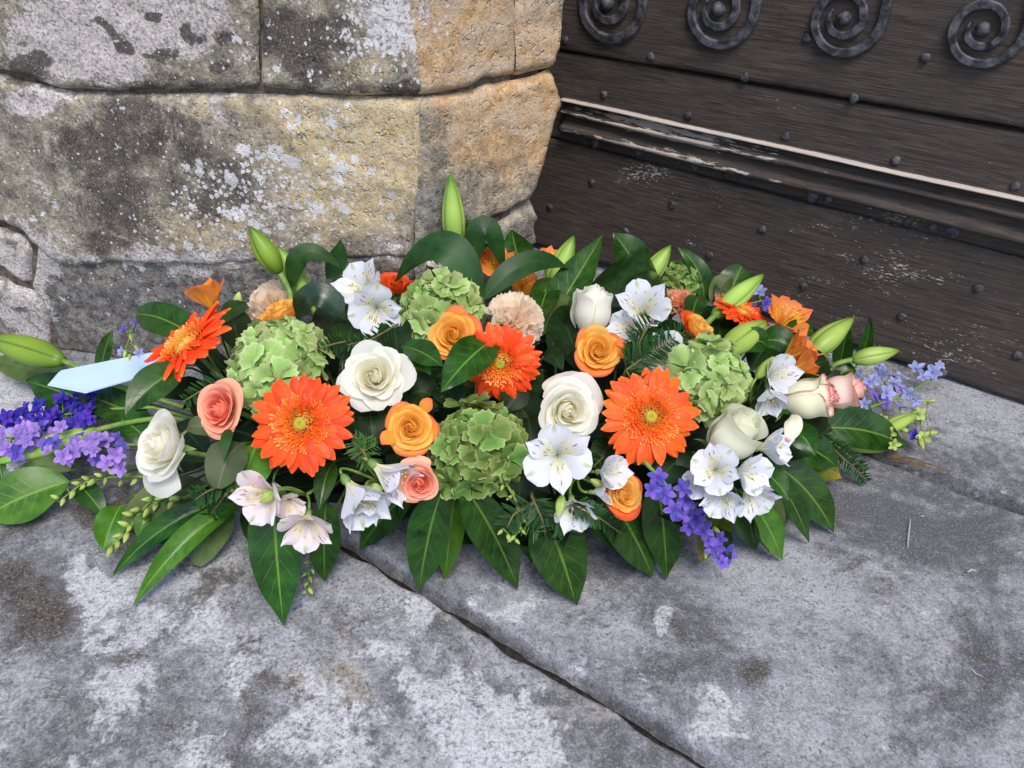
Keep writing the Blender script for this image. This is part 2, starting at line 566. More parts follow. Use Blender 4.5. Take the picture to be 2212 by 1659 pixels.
# courses above and to the side, outside the picture
def course(plane, s0, s1, t0, t1, seed, m1, m2, rs=.03):
    o = stone(WALL_THING, plane, [(s0, t1), (s1, t1)], [(s0, t0), (s1, t0)], sinks=(.02, rs, .02, .02), rr=.018, seed=seed, px=False, res=.03, m1=m1, m2=m2)
    o.matrix_local = WALL_THING_INV
tL = WALL.hit(-300, -170)
tT = WALL.hit(500, -170)[1]
t2, t3 = WALL.hit(-300, 140)[1], WALL.hit(-300, 484)[1]
for k, (a, b) in enumerate(((t3 + .01, t2 - .01), (.0, t3 - .01), (t2 + .01, tT))):
    course(WALL, -1.85, tL[0] - .02 if k != 0 else tL[0] - .01, a, b, 20 + k, (.45, .45, .2), (.3, .2, 0))
for k, (a, b) in enumerate(((tT + .01, tT + .34), (tT + .35, tT + .72), (tT + .73, 1.9))):
    course(WALL, -1.85, -.5 + .2 * k, a, b, 30 + k, (.45, .45, .2), (.3, 0, 0))
    course(WALL, -.49 + .2 * k, K_s, a, b, 33 + k, (.4, .45, .4), (.3, 0, 0), .01)
    course(REV, 0, REV.hit(1240, -100)[0], a, b, 36 + k, (.1, .1, .4), (0, 0, .7), .07)

# ---------------------------------------------------------------- ground and paving slabs
D_AZ = math.radians(180 - 53.8)
DP = on_z(1960, 778, .010)
DOOR = Plane([DP[0], DP[1], 0], D_AZ)
UD, ND = DOOR.u, DOOR.n
def gq(px, py):
    p = on_z(px, py, 0)
    return np.array([(p - DOOR.O) @ UD, (p - DOOR.O) @ ND])
qA = (gq(800, 1200)[1] + gq(1480, 1612)[1]) / 2
qB = (gq(1960, 998)[1] + gq(2200, 1096)[1]) / 2

ground = ob("ground", mesh("ground", [(-60, -60, -.03), (60, -60, -.03), (60, 60, -.03), (-60, 60, -.03)], [(0, 1, 2, 3)], M_SOIL, sm=False))
ground['kind'] = 'structure'
paving = bpy.data.objects.new("paving", None)
COL.objects.link(paving)
paving['kind'] = 'structure'

GDARK_A = [(500, 1450, (1000, 420), .44), (90, 1330, (130, 90), .58), (360, 1180, (150, 90), .56), (30, 1260, 90, .56), (260, 1110, (120, 60), .6), (500, 1260, 90, .5), (60, 1180, 120, .5), (700, 1480, 120, .46), (420, 1450, 200, .42), (1000, 1500, 160, .44), (200, 1600, 250, .44), (1250, 1620, 120, .42), (620, 1640, 150, .5), (800, 1340, 200, .44)]
GPALE_A = [(500, 1450, (1000, 420), .43), (230, 1330, 130, .55), (490, 1350, 90, .52), (260, 1470, 150, .5), (680, 1580, 170, .56), (1000, 1560, 130, .62), (1130, 1620, 110, .62), (170, 1240, 70, .5), (860, 1400, 120, .48), (450, 1620, 120, .5), (900, 1300, 90, .5), (40, 840, 200, .6)]
GTAN_A = [(90, 1520, 140, .36), (720, 1480, 130, .42), (960, 1300, 120, .4), (1230, 1540, 120, .4)]
GDARK_B = [(1250, 1330, (160, 70), .47), (1500, 1400, (260, 140), .46), (1900, 1250, (300, 160), .44), (1750, 1560, (300, 130), .44), (2100, 1450, 220, .44)]
GPALE_B = [(1700, 1450, (700, 350), .38), (1440, 1335, (36, 30), .66), (1090, 1290, (130, 70), .5), (1530, 1560, 100, .5), (1250, 1470, (100, 70), .46), (1400, 1480, 110, .42), (1780, 1400, 80, .40), (1110, 1200, 120, .5), (1620, 1500, 60, .45), (1900, 1560, 70, .38)]

def slab(s0, s1, q0, q1, dz, seed, m1, m2, res, jag=(1, 1)):
    ns, nq = int((s1 - s0) / res), int((q1 - q0) / res)
    s = np.linspace(s0, s1, ns)
    q = np.linspace(q0, q1, nq)
    # denser rows at the joints
    e = np.array([0, .001, .0025, .0045, .007, .011])
    q = np.unique(np.r_[q0 + e, q[2:-2], q1 - e])
    nq = len(q)
    S, Q = np.meshgrid(s, q, indexing='ij')
    P = DOOR.O + S[..., None] * UD + Q[..., None] * ND
    w = fbm(P * 6 + seed, 3) * .012 + fbm(P * 30 + seed, 3) * .012
    Q2 = Q + w * (smooth(.12, 0, Q - q0) * jag[0] - smooth(.12, 0, q1 - Q) * jag[1])
    P = DOOR.O + S[..., None] * UD + Q2[..., None] * ND
    d = np.minimum(Q - q0, q1 - Q)
    rn = .0065 * (1 + 1.8 * fbm(P * 18 + seed, 3))
    Z = dz + .004 * fbm(P * 7 + seed, 4) + .0022 * fbm(P * 45 + seed, 3) - .026 * np.clip(1 - d / rn, 0, 1) ** 2
    P[..., 2] = Z
    V = P.reshape(-1, 3)
    f = grid_faces(ns, nq)
    m = mesh("paving_slab", V, f, M_SLAB, attrs_from(V, m1, m2))
    # upward normals
    if m.polygons[0].normal.z < 0: m.flip_normals()
    return ob("paving_slab", m, paving)

gap = .006
slab(-2.2, 2.2, qA + gap, qA + 1.7, -.001, 41, (GDARK_A, GPALE_A, GTAN_A), (0, .22, 0), .011)
slab(-2.2, 2.2, qB + gap * 2.1, qA - gap, 0, 42, (GDARK_B, GPALE_B, 0), (.0, .50, 0), .010)
slab(-2.2, 2.2, -.75, qB - gap * 1.2, .002, 43, (.34, .36, .05), (.0, .42, 0), .012)

# ---------------------------------------------------------------- the old door
def wood_material(name, flake=0.5, bare=False):
    t = NT(name)
    co = t.n("TexCoord").outputs['Object']
    fl, br, rn, _ = t.attr('m1')
    g1 = t.noise(t.mapping(co, (5, 60, 90)), 3.0, 8, .65, .6)
    g2 = t.noise(t.mapping(co, (14, 300, 420)), 2.0, 4, .6, .3)
    n1 = t.noise(co, 14, 6, .6)
    col = t.mix(t.mr(g1, .3, .7), lin(48, 42, 39), lin(87, 77, 71))
    col = t.mix(t.mr(n1, .4, .7, 0, .6), col, lin(62, 57, 58))
    col = t.mix(t.mr(g2, .55, .8, 0, .5), col, lin(116, 102, 92))
    col = t.mix(t.mr(g2, .42, .25, 0, .7), col, lin(22, 20, 20))
    # flakes of old pale paint
    f1 = t.noise(t.mapping(co, (48, 140, 170)), 2.4, 5, .7, .2)
    f2 = t.noise(t.mapping(co, (6, 16, 16), (2, 3, 1)), 1.5, 3, .6)
    fm = t.math('ADD', f1, t.math('MULTIPLY', t.math('SUBTRACT', f2, .5), .55))
    flk = t.mr(t.math('ADD', fm, t.math('MULTIPLY', fl, .44)), .92, .95)
    col = t.mix(t.math('MULTIPLY', flk, .9), col, t.mix(n1, lin(172, 162, 150), lin(206, 200, 196)))
    # bare wood where the dark coat has gone
    b1 = t.noise(t.mapping(co, (10, 60, 60), (1, 2, 7)), 3.2, 8, .68, .3)
    bf = t.mr(t.math('ADD', b1, br), .98, 1.02)
    bare_c = t.mix(t.mr(g1, .3, .7), lin(196, 178, 160), lin(168, 164, 168))
    bare_c = t.mix(t.mr(g2, .4, .2, 0, .4), bare_c, lin(110, 96, 84))
    col = t.mix(bf, col, bare_c)
    h = t.math('ADD', t.math('MULTIPLY', g1, .5), t.math('ADD', g2, t.math('MULTIPLY', flk, .3)))
    h = t.math('SUBTRACT', h, t.math('MULTIPLY', bf, .35))
    return t.done(t.bsdf(col, t.mr(g1, .3, .7, .66, .85), t.bump(h, .7, .0025), .25))

M_WOOD = wood_material("dark_weathered_wood")

def iron_material():
    t = NT("worn_wrought_iron")
    g = t.n("NewGeometry").outputs['Position']
    n1 = t.noise(g, 60, 8, .7)
    n2 = t.noise(g, 260, 5, .7)
    c = t.mix(t.mr(n1, .4, .62), lin(44, 43, 49), lin(92, 91, 99))
    c = t.mix(t.mr(n2, .55, .68, 0, .8), c, lin(38, 36, 38))
    c = t.mix(t.mr(n2, .42, .3, 0, .35), c, lin(150, 146, 146))
    return t.done(t.bsdf(c, t.mr(n1, .3, .7, .45, .7), t.bump(t.math('ADD', n1, n2), .5, .002), .5, Metallic=.25))
M_IRON = iron_material()

DM = Matrix((Vector(UD), Vector(-ND), Vector((0, 0, 1)))).transposed()     # local x along boards, -y out, z up
door = thing("plank_door", "old dark wooden door with horizontal planks, studs and iron scrolls", "door", tuple(DOOR.O), DM)

def dl(px, py):
    return DOOR.hit(px, py)

def board(zb, zt, d, seed, x0, x1, flakes, sag=None):
    """zb, zt: (left z, right z) heights of lower and upper edge; d: thickness proud of the door plane"""
    nu, nv = 180, 30
    x = np.linspace(x0, x1, nu)
    b = np.array([0, 0, .004, .012, .03, .06] + list(np.linspace(.1, .9, nv - 12)) + [.94, .97, .988, .996, 1, 1])
    X, Bv = np.meshgrid(x, b, indexing='ij')
    f = (X - XL) / (XR - XL)
    lo = zb[0] + (zb[1] - zb[0]) * f
    hi = zt[0] + (zt[1] - zt[0]) * f
    q = np.stack([X * 7, np.zeros_like(X) + seed, Bv * 0], -1)
    lo = lo + .004 * fbm(q, 3) + .0022 * fbm(q * 9, 3)
    hi = hi + .004 * fbm(q + 31, 3) + .0022 * fbm(q * 9 + 31, 3)
    if sag is not None: lo = lo + sag(X)
    Zc = lo + (hi - lo) * Bv
    e = np.minimum(Bv, 1 - Bv) * (hi - lo)
    Y = -d + .0035 * np.clip(1 - e / .006, 0, 1) ** 2 - .003 * fbm(np.stack([X * 4, X * 0 + seed, Zc * 25], -1), 3)
    Y[:, 0] = .03
    Y[:, -1] = .03
    V = np.stack([X, Y, Zc], -1).reshape(-1, 3)
    W = np.asarray(DOOR.O) + V[:, :1] * UD - V[:, 1:2] * ND + V[:, 2:] * np.array([0, 0, 1])
    F = grid_faces(nu, len(b))
    A = np.stack([blobs(W, flakes), np.zeros(len(V)), np.full(len(V), random.random()), np.ones(len(V))], 1)
    m = mesh("plank", V, F, M_WOOD, {'m1': A})
    return ob("plank", m, door)

XL, XR = dl(1230, 200)[0], dl(2212, 400)[0]
X0, X1 = XL - .42, XR + .95
def zz(pl, pr): return (dl(*pl)[1], dl(*pr)[1])
g1b, g1t = zz((1230, 110), (2212, 283)), zz((1230, 103), (2212, 268))
j2b, j2t = zz((1230, 303), (2212, 551)), zz((1230, 300), (2212, 547))
zbot = zz((1230, 547), (2212, 860))
FLK = [(1420, 370, (140, 40), .75), (1550, 420, (200, 60), .62), (1900, 480, (180, 60), .66), (1900, 600, (360, 170), .62), (2060, 740, (260, 110), .66), (1850, 690, (120, 40), .62), (1500, 540, 150, .5), (1300, 480, 120, .45),
       (1700, 230, (200, 25), .62), (2150, 270, (120, 20), .66), (1580, 255, (160, 20), .6), (1400, 130, (120, 20), .5), (2000, 330, (250, 40), .4)]
board(zz((1230, -190), (2212, -190)) if False else g1t, (g1t[0] + .27, g1t[0] + .27), .020, 1, X0, X1, FLK)
board(j2t, g1b, .014, 2, X0, X1, FLK)
board((max(zbot[0], .018), max(zbot[1], .014)), j2b, .016, 3, X0, X1, FLK, lambda X: .006 * np.sin((X - XL) * 5))
zz_top = g1t[0] + .275
for k in range(4):
    board((zz_top + .26 * k, zz_top + .26 * k), (zz_top + .26 * k + .255,) * 2, .018, 6 + k, X0, X1, FLK)
# frame behind the planks keeps the gaps dark
fb = mesh("backing", [(X0, .012, .02), (X1, .012, .02), (X1, .012, 1.9), (X0, .012, 1.9), (X0, .06, .02), (X1, .06, .02), (X1, .06, 1.9), (X0, .06, 1.9)],
          [(0, 1, 2, 3), (5, 4, 7, 6), (4, 5, 1, 0), (3, 2, 6, 7), (4, 0, 3, 7), (1, 5, 6, 2)], M_WOOD, sm=False)
ob("backing", fb, door)

# moulded rail with flaking dark paint
zt_, zb_ = dl(1231, 203)[1], dl(1228, 275)[1]
zt2, zb2 = dl(2212, 413)[1], dl(2205, 512)[1]
def rail():
    prof = [(0.0, 0.0), (0.0, .030), (.006, .036), (.045, .037), (.075, .031), (.16, .026), (.24, .022), (.30, .022), (.315, .030), (.36, .034), (.42, .033), (.47, .027), (.56, .022), (.66, .021), (.74, .024), (.80, .030), (.86, .034), (.93, .033), (.985, .028), (1.0, .024), (1.0, 0.0)]
    nu = 240
    x = np.linspace(dl(1231, 235)[0], X1, nu)
    V, A = [], []
    bare = {1: .9, 2: 1, 3: 1, 4: .42, 5: .52, 6: .56, 7: .54, 8: .40, 9: .62, 10: .62, 11: .56, 12: .40, 13: .30, 14: .34, 15: .46, 16: .56, 17: .56, 18: .46, 19: .3}
    for i, xx in enumerate(x):
        f = (xx - XL) / (XR - XL)
        zt, zb = zt_ + (zt2 - zt_) * f, zb_ + (zb2 - zb_) * f
        left = math.exp(-((f - .28) / .33) ** 2)
        for k, (pz, py) in enumerate(prof):
            wob = .0012 * math.sin(xx * 19 + pz * 5)
            V.append((xx, -.014 - .004 - (py - .018) * 1.0 * (py > .01) + wob, zt + (zb - zt) * pz))
            b = bare.get(k, 0)
            if 4 <= k: b = b * (.40 + .66 * left)
            A.append((0, b, .5, 1))
    n = len(prof)
    F = grid_faces(nu, n)
    F.append(tuple(range(n)))
    return ob("moulding", mesh("moulding", V, F, M_WOOD, {'m1': np.array(A)}), door)
rail()

def stud(cx, cy, big=False):
    px_, py_ = 1106 + cx * .5, cy * .5
    s, z = dl(px_, py_)
    r = .0105 if big else .0072
    k = 10
    V, F = [], []
    for j, (rr, h) in enumerate(((1.0, -.1), (.98, .15), (.8, .42), (.45, .62))):
        for i in range(k):
            th = 2 * math.pi * i / k
            w = 1 + .1 * math.sin(3 * th + cx)
            V.append((r * rr * w * math.cos(th), -r * h * .62, r * rr * w * math.sin(th)))
    V.append((0, -r * .43, 0))
    for j in range(3):
        for i in range(k):
            a, b = j * k + i, j * k + (i + 1) % k
            F.append((a, b, b + k, a + k))
    for i in range(k):
        F.append((3 * k + i, 3 * k + (i + 1) % k, 4 * k))
    d = .022 if z > g1t[0] else (.016 if z > j2t[0] else .018)
    ob("stud", mesh("stud", V, F, M_IRON), door, Matrix.Translation((s, -d + .001, z)))

for c in ((625, 235), (1028, 322), (1496, 410), (1297, 152), (1803, 237), (257, 162), (415, 400), (778, 490), (1197, 578), (1670, 682), (2183, 790),
          (560, 648), (942, 747), (1378, 845), (1832, 968), (365, 776), (711, 872), (1097, 976), (1535, 1105), (2024, 1227), (183, 885), (511, 987),
          (872, 1090), (1276, 1221), (1697, 1350), (2195, 1515), (1872, 1590)):
    stud(*c)
for c in ((371, 607), (805, 700), (1314, 836), (1916, 983)):
    stud(*c, big=True)

def scroll(cx, cy, rpx, seed):
    px_, py_ = 1106 + cx * .5, cy * .5
    s, z = dl(px_, py_)
    R = (dl(px_ + rpx, py_)[0] - s)
    n = 110
    th = np.linspace(math.radians(150), math.radians(150 + 570), n)
    f = np.linspace(0, 1, n)
    r = R * (.36 + .64 * f ** 1.5)
    cxl, czl = r * np.cos(th), r * np.sin(th)
    # the bar leaves the spiral and runs up the door
    tx = np.array([np.cos(th[-1] + math.pi / 2), np.sin(th[-1] + math.pi / 2)])
    tail = np.array([[cxl[-1], czl[-1]]]) + np.linspace(.01, .20, 14)[:, None] * tx + (np.linspace(0, 1, 14) ** 2)[:, None] * np.array([-.03, .0])
    C = np.r_[np.stack([cxl, czl], 1), tail]
    T = np.gradient(C, axis=0)
    T /= np.linalg.norm(T, axis=1)[:, None]
    Nn = np.stack([-T[:, 1], T[:, 0]], 1)
    hw = R * .128 * np.r_[smooth(0, .15, f) * .55 + .25 + .2 * f, np.ones(14)]
    yb = -.021
    V = []
    for i in range(len(C)):
        ht = .0065 + .0008 * math.sin(i * .7 + seed)
        for (o, y) in ((-1, 0), (-1, .7), (-.7, 1), (.7, 1), (1, .7), (1, 0)):
            p = C[i] + Nn[i] * o * hw[i]
            V.append((p[0], yb - y * ht, p[1]))
    F = grid_faces(len(C), 6)
    F += [tuple(range(6)), tuple(len(V) - 6 + k for k in range(6))]
    sc = ob("scroll", mesh("scroll", V, F, M_IRON, sm=False), door, Matrix.Translation((s, 0, z)))
    k, V, F = 12, [], []
    r0 = R * .17
    prof = ((1.15, 0), (1.1, .35), (.9, .9), (.55, 1.25))
    for (rr, h) in prof:
        for i in range(k):
            a = 2 * math.pi * i / k
            w = 1 + .06 * math.sin(4 * a + seed)
            V.append((r0 * rr * w * math.cos(a), yb - r0 * h, r0 * rr * w * math.sin(a)))
    V.append((0, yb - r0 * 1.38, 0))
    for j in range(3):
        for i in range(k):
            a, b = j * k + i, j * k + (i + 1) % k
            F.append((a, b, b + k, a + k))
    for i in range(k):
        F.append((3 * k + i, 3 * k + (i + 1) % k, 4 * k))
    ob("boss", mesh("boss", V, F, M_IRON), sc)
scroll(443, 0, 76, 1)
scroll(917, 28, 80, 2)
scroll(1455, 66, 85, 3)
scroll(2052, 112, 92, 4)

#@FLOWERS@
# ================================================================ plant materials
def petal_material(name, base, mid, tip, outer=None, edge=None, transl=.28, rough=.5, vein=.12, hue=.06, spec=.3, stripe=None, edgepos=.86, spec_green=None):
    t = NT(name)
    u, v, r, x = t.attr('pc')
    oi = t.n("ObjectInfo").outputs['Random']
    ac = t.math('ABSOLUTE', t.math('MULTIPLY', t.math('SUBTRACT', u, .5), 2.0))
    col = t.mix(t.mr(v, 0, .45), base, mid)
    col = t.mix(t.mr(v, .5, 1.0), col, tip)
    if outer is not None:
        col = t.mix(t.mr(x, .35, 1.0), col, outer)
    comb = t.n("CombineXYZ"); t.set(comb.inputs[0], t.math('MULTIPLY', u, 34)); t.set(comb.inputs[1], t.math('MULTIPLY', v, 2.5)); t.set(comb.inputs[2], t.math('MULTIPLY', oi, 40))
    vn = t.noise(comb.outputs[0], 1.0, 3, .6)
    col = t.mix(t.mr(vn, .35, .7, 0, vein * 2), col, t.mix(.5, col, (0, 0, 0)) if False else base)
    if edge is not None:
        em = t.math('MAXIMUM', t.mr(v, max(edgepos, .8), 1.0), t.mr(ac, edgepos + .04, 1.0, 0, .8))
        col = t.mix(t.math('MULTIPLY', em, t.mr(vn, .3, .6, .35, 1)), col, edge)
    if stripe is not None:
        c2 = t.n("CombineXYZ"); t.set(c2.inputs[0], t.math('MULTIPLY', u, 8)); t.set(c2.inputs[1], t.math('MULTIPLY', v, 6.0)); t.set(c2.inputs[2], t.math('MULTIPLY', r, 9))
        vo = t.n("TexVoronoi", Scale=1.0, Randomness=.7)
        mp = t.mapping(c2.outputs[0], (1.0, .55, 1))
        t.set(vo.inputs['Vector'], mp)
        sx = t.n("SeparateXYZ")
        dash = t.mr(vo.outputs['Distance'], .30, .19)
        yel = t.mr(v, .75, .35, 0, .55)
        col = t.mix(t.math('MULTIPLY', yel, x), col, stripe[1])
        zone = t.math('MULTIPLY', t.math('MULTIPLY', t.mr(v, .25, .4), t.mr(v, .92, .82)), t.math('MULTIPLY', t.mr(ac, .8, .6), x))
        col = t.mix(t.math('MULTIPLY', t.math('MULTIPLY', dash, zone), .85), col, stripe[0])
    if spec_green is not None:      # green tip mark on the broad tepals
        zone = t.math('MULTIPLY', t.math('MULTIPLY', t.mr(v, .70, .9), t.mr(ac, .25, .05)), t.math('SUBTRACT', 1.0, x))
        col = t.mix(t.math('MULTIPLY', zone, .7), col, spec_green)
    hs = t.n("HueSaturation")
    t.set(hs.inputs['Value'], t.mr(oi, 0, 1, 1 - hue * 1.2, 1 + hue * .6, False))
    t.set(hs.inputs['Hue'], t.mr(oi, 0, 1, .5 - hue * .08, .5 + hue * .08, False))
    t.set(hs.inputs['Color'], col)
    col = hs.outputs[0]
    p = t.bsdf(col, rough, t.bump(vn, .18, .001), spec)
    if transl > 0:
        tr = t.n("BsdfTranslucent"); t.set(tr.inputs['Color'], col)
        mx = t.n("MixShader"); mx.inputs[0].default_value = transl
        t.t.links.new(p, mx.inputs[1]); t.t.links.new(tr.outputs[0], mx.inputs[2])
        p = mx.outputs[0]
    return t.done(p)

def leaf_material(name, c1, c2, vein, rough=.34, ribs='net', transl=.12, spec=.5, veinamt=.75, hue=.12, dry=None):
    t = NT(name)
    u, v, r, x = t.attr('pc')
    oi = t.n("ObjectInfo").outputs['Random']
    s = t.math('MULTIPLY', t.math('SUBTRACT', u, .5), 2.0)
    ac = t.math('ABSOLUTE', s)
    g = t.n("NewGeometry").outputs['Position']
    n1 = t.noise(g, 45, 4, .6)
    n2 = t.noise(g, 400, 2, .6)
    col = t.mix(t.mr(n1, .3, .7), c1, c2)
    col = t.mix(t.mr(v, .75, 1.0, 0, .3), col, c2)
    if dry is not None:
        col = t.mix(t.math('MULTIPLY', t.mr(t.math('ADD', v, t.math('MULTIPLY', n1, .5)), 1.1, 1.25), .8), col, dry)
    bl = t.noise(g, 95, 3, .6)
    col = t.mix(t.mr(bl, .68, .74, 0, .55), col, lin(92, 84, 34))
    if ribs == 'net':
        side = t.math('MULTIPLY', t.math('SIGN', s), .5)
        w = t.math('ADD', t.math('SUBTRACT', t.math('MULTIPLY', v, 8.5), t.math('MULTIPLY', t.math('POWER', ac, .8), 1.7)), side)
        w = t.math('ADD', w, t.math('MULTIPLY', n1, .35))
        fr = t.math('ABSOLUTE', t.math('SUBTRACT', t.math('FRACT', w), .5))
        lat = t.math('MULTIPLY', t.mr(fr, .05, .0), t.mr(ac, .95, .5))
        mid = t.mr(ac, .07, .03)
        vf = t.math('MAXIMUM', mid, t.math('MULTIPLY', lat, .5))
    else:
        w = t.math('MULTIPLY', s, 9.0)
        fr = t.math('ABSOLUTE', t.math('SUBTRACT', t.math('FRACT', w), .5))
        vf = t.math('MAXIMUM', t.math('MULTIPLY', t.mr(fr, .18, 0), .4), t.mr(ac, .05, .02, 0, .6))
    col = t.mix(t.math('MULTIPLY', vf, veinamt), col, vein)
    hs = t.n("HueSaturation")
    t.set(hs.inputs['Value'], t.mr(oi, 0, 1, 1 - hue, 1 + hue, False))
    t.set(hs.inputs['Hue'], t.mr(oi, 0, 1, .49, .508, False))
    t.set(hs.inputs['Color'], col)
    col = hs.outputs[0]
    h = t.math('SUBTRACT', t.math('MULTIPLY', n1, .6), t.math('MULTIPLY', vf, .55))
    p = t.bsdf(col, t.mr(n1, .3, .7, rough - .05, rough + .1), t.bump(h, .35, .0012), spec)
    if transl:
        tr = t.n("BsdfTranslucent"); t.set(tr.inputs['Color'], t.mix(.5, col, lin(120, 160, 40)))
        mx = t.n("MixShader"); mx.inputs[0].default_value = transl
        t.t.links.new(p, mx.inputs[1]); t.t.links.new(tr.outputs[0], mx.inputs[2])
        p = mx.outputs[0]
    return t.done(p)

ML = {
 'laurel': leaf_material("laurel_leaf", lin(20, 52, 12), lin(38, 80, 20), lin(116, 152, 56), veinamt=.55, spec=.36, rough=.31),
 'deep': leaf_material("gap_shade_leaf", lin(10, 28, 8), lin(20, 46, 14), lin(60, 84, 34), veinamt=.4, spec=.2, rough=.5, transl=.04),  # laurel green darkened: shade of the packed inner gaps put into the colour
 'fresh': leaf_material("fresh_laurel_leaf", lin(48, 90, 16), lin(72, 116, 26), lin(130, 164, 70), veinamt=.5, spec=.4),
 'under': leaf_material("leaf_underside", lin(66, 86, 42), lin(88, 106, 56), lin(110, 126, 76), rough=.55, veinamt=.35, spec=.35),
 'yellow': leaf_material("yellowing_leaf", lin(70, 84, 22), lin(104, 100, 26), lin(140, 136, 60), veinamt=.4, dry=lin(160, 124, 34)),
 'ruscus': leaf_material("ruscus_leaf", lin(22, 54, 22), lin(36, 74, 28), lin(56, 92, 44), rough=.42, ribs='par', veinamt=.3, spec=.3),
 'strap': leaf_material("strap_leaf", lin(16, 38, 14), lin(28, 58, 22), lin(44, 76, 36), rough=.2, ribs='par', veinamt=.35, transl=.05, spec=.7),
 'rose': leaf_material("rose_leaf", lin(50, 66, 38), lin(66, 80, 46), lin(96, 106, 66), rough=.6),
}
M_STEM = plain_material("green_stem", lin(92, 124, 52), lin(120, 150, 70), 80, .5, .15, .001, .4, 2)
M_DSTEM = plain_material("dark_green_stem", lin(46, 72, 30), lin(66, 96, 42), 80, .55, .15, .001, .4, 2)
M_SEPAL = petal_material("sepal", lin(100, 136, 70), lin(110, 146, 76), lin(130, 150, 90), transl=.15, rough=.5)
M_NEEDLE = petal_material("fir_needle", lin(18, 46, 12), lin(20, 56, 14), lin(38, 82, 26), transl=.1, rough=.5, spec=.22, hue=.12)
M_FEATHER = petal_material("feathery_leaf", lin(50, 90, 36), lin(56, 100, 40), lin(80, 120, 50), transl=.1, rough=.5)
M_TWIG = plain_material("fir_twig", lin(84, 80, 44), lin(110, 104, 60), 90, .7, .3, .001, .3, 2)
M_FOAM = plain_material("floral_foam", lin(22, 32, 20), lin(34, 46, 28), 160, .9, .6, .003, .1, 3)
M_TRAY = plain_material("black_plastic", lin(16, 16, 16), lin(22, 22, 22), 40, .45, .05, .001, .4, 2)

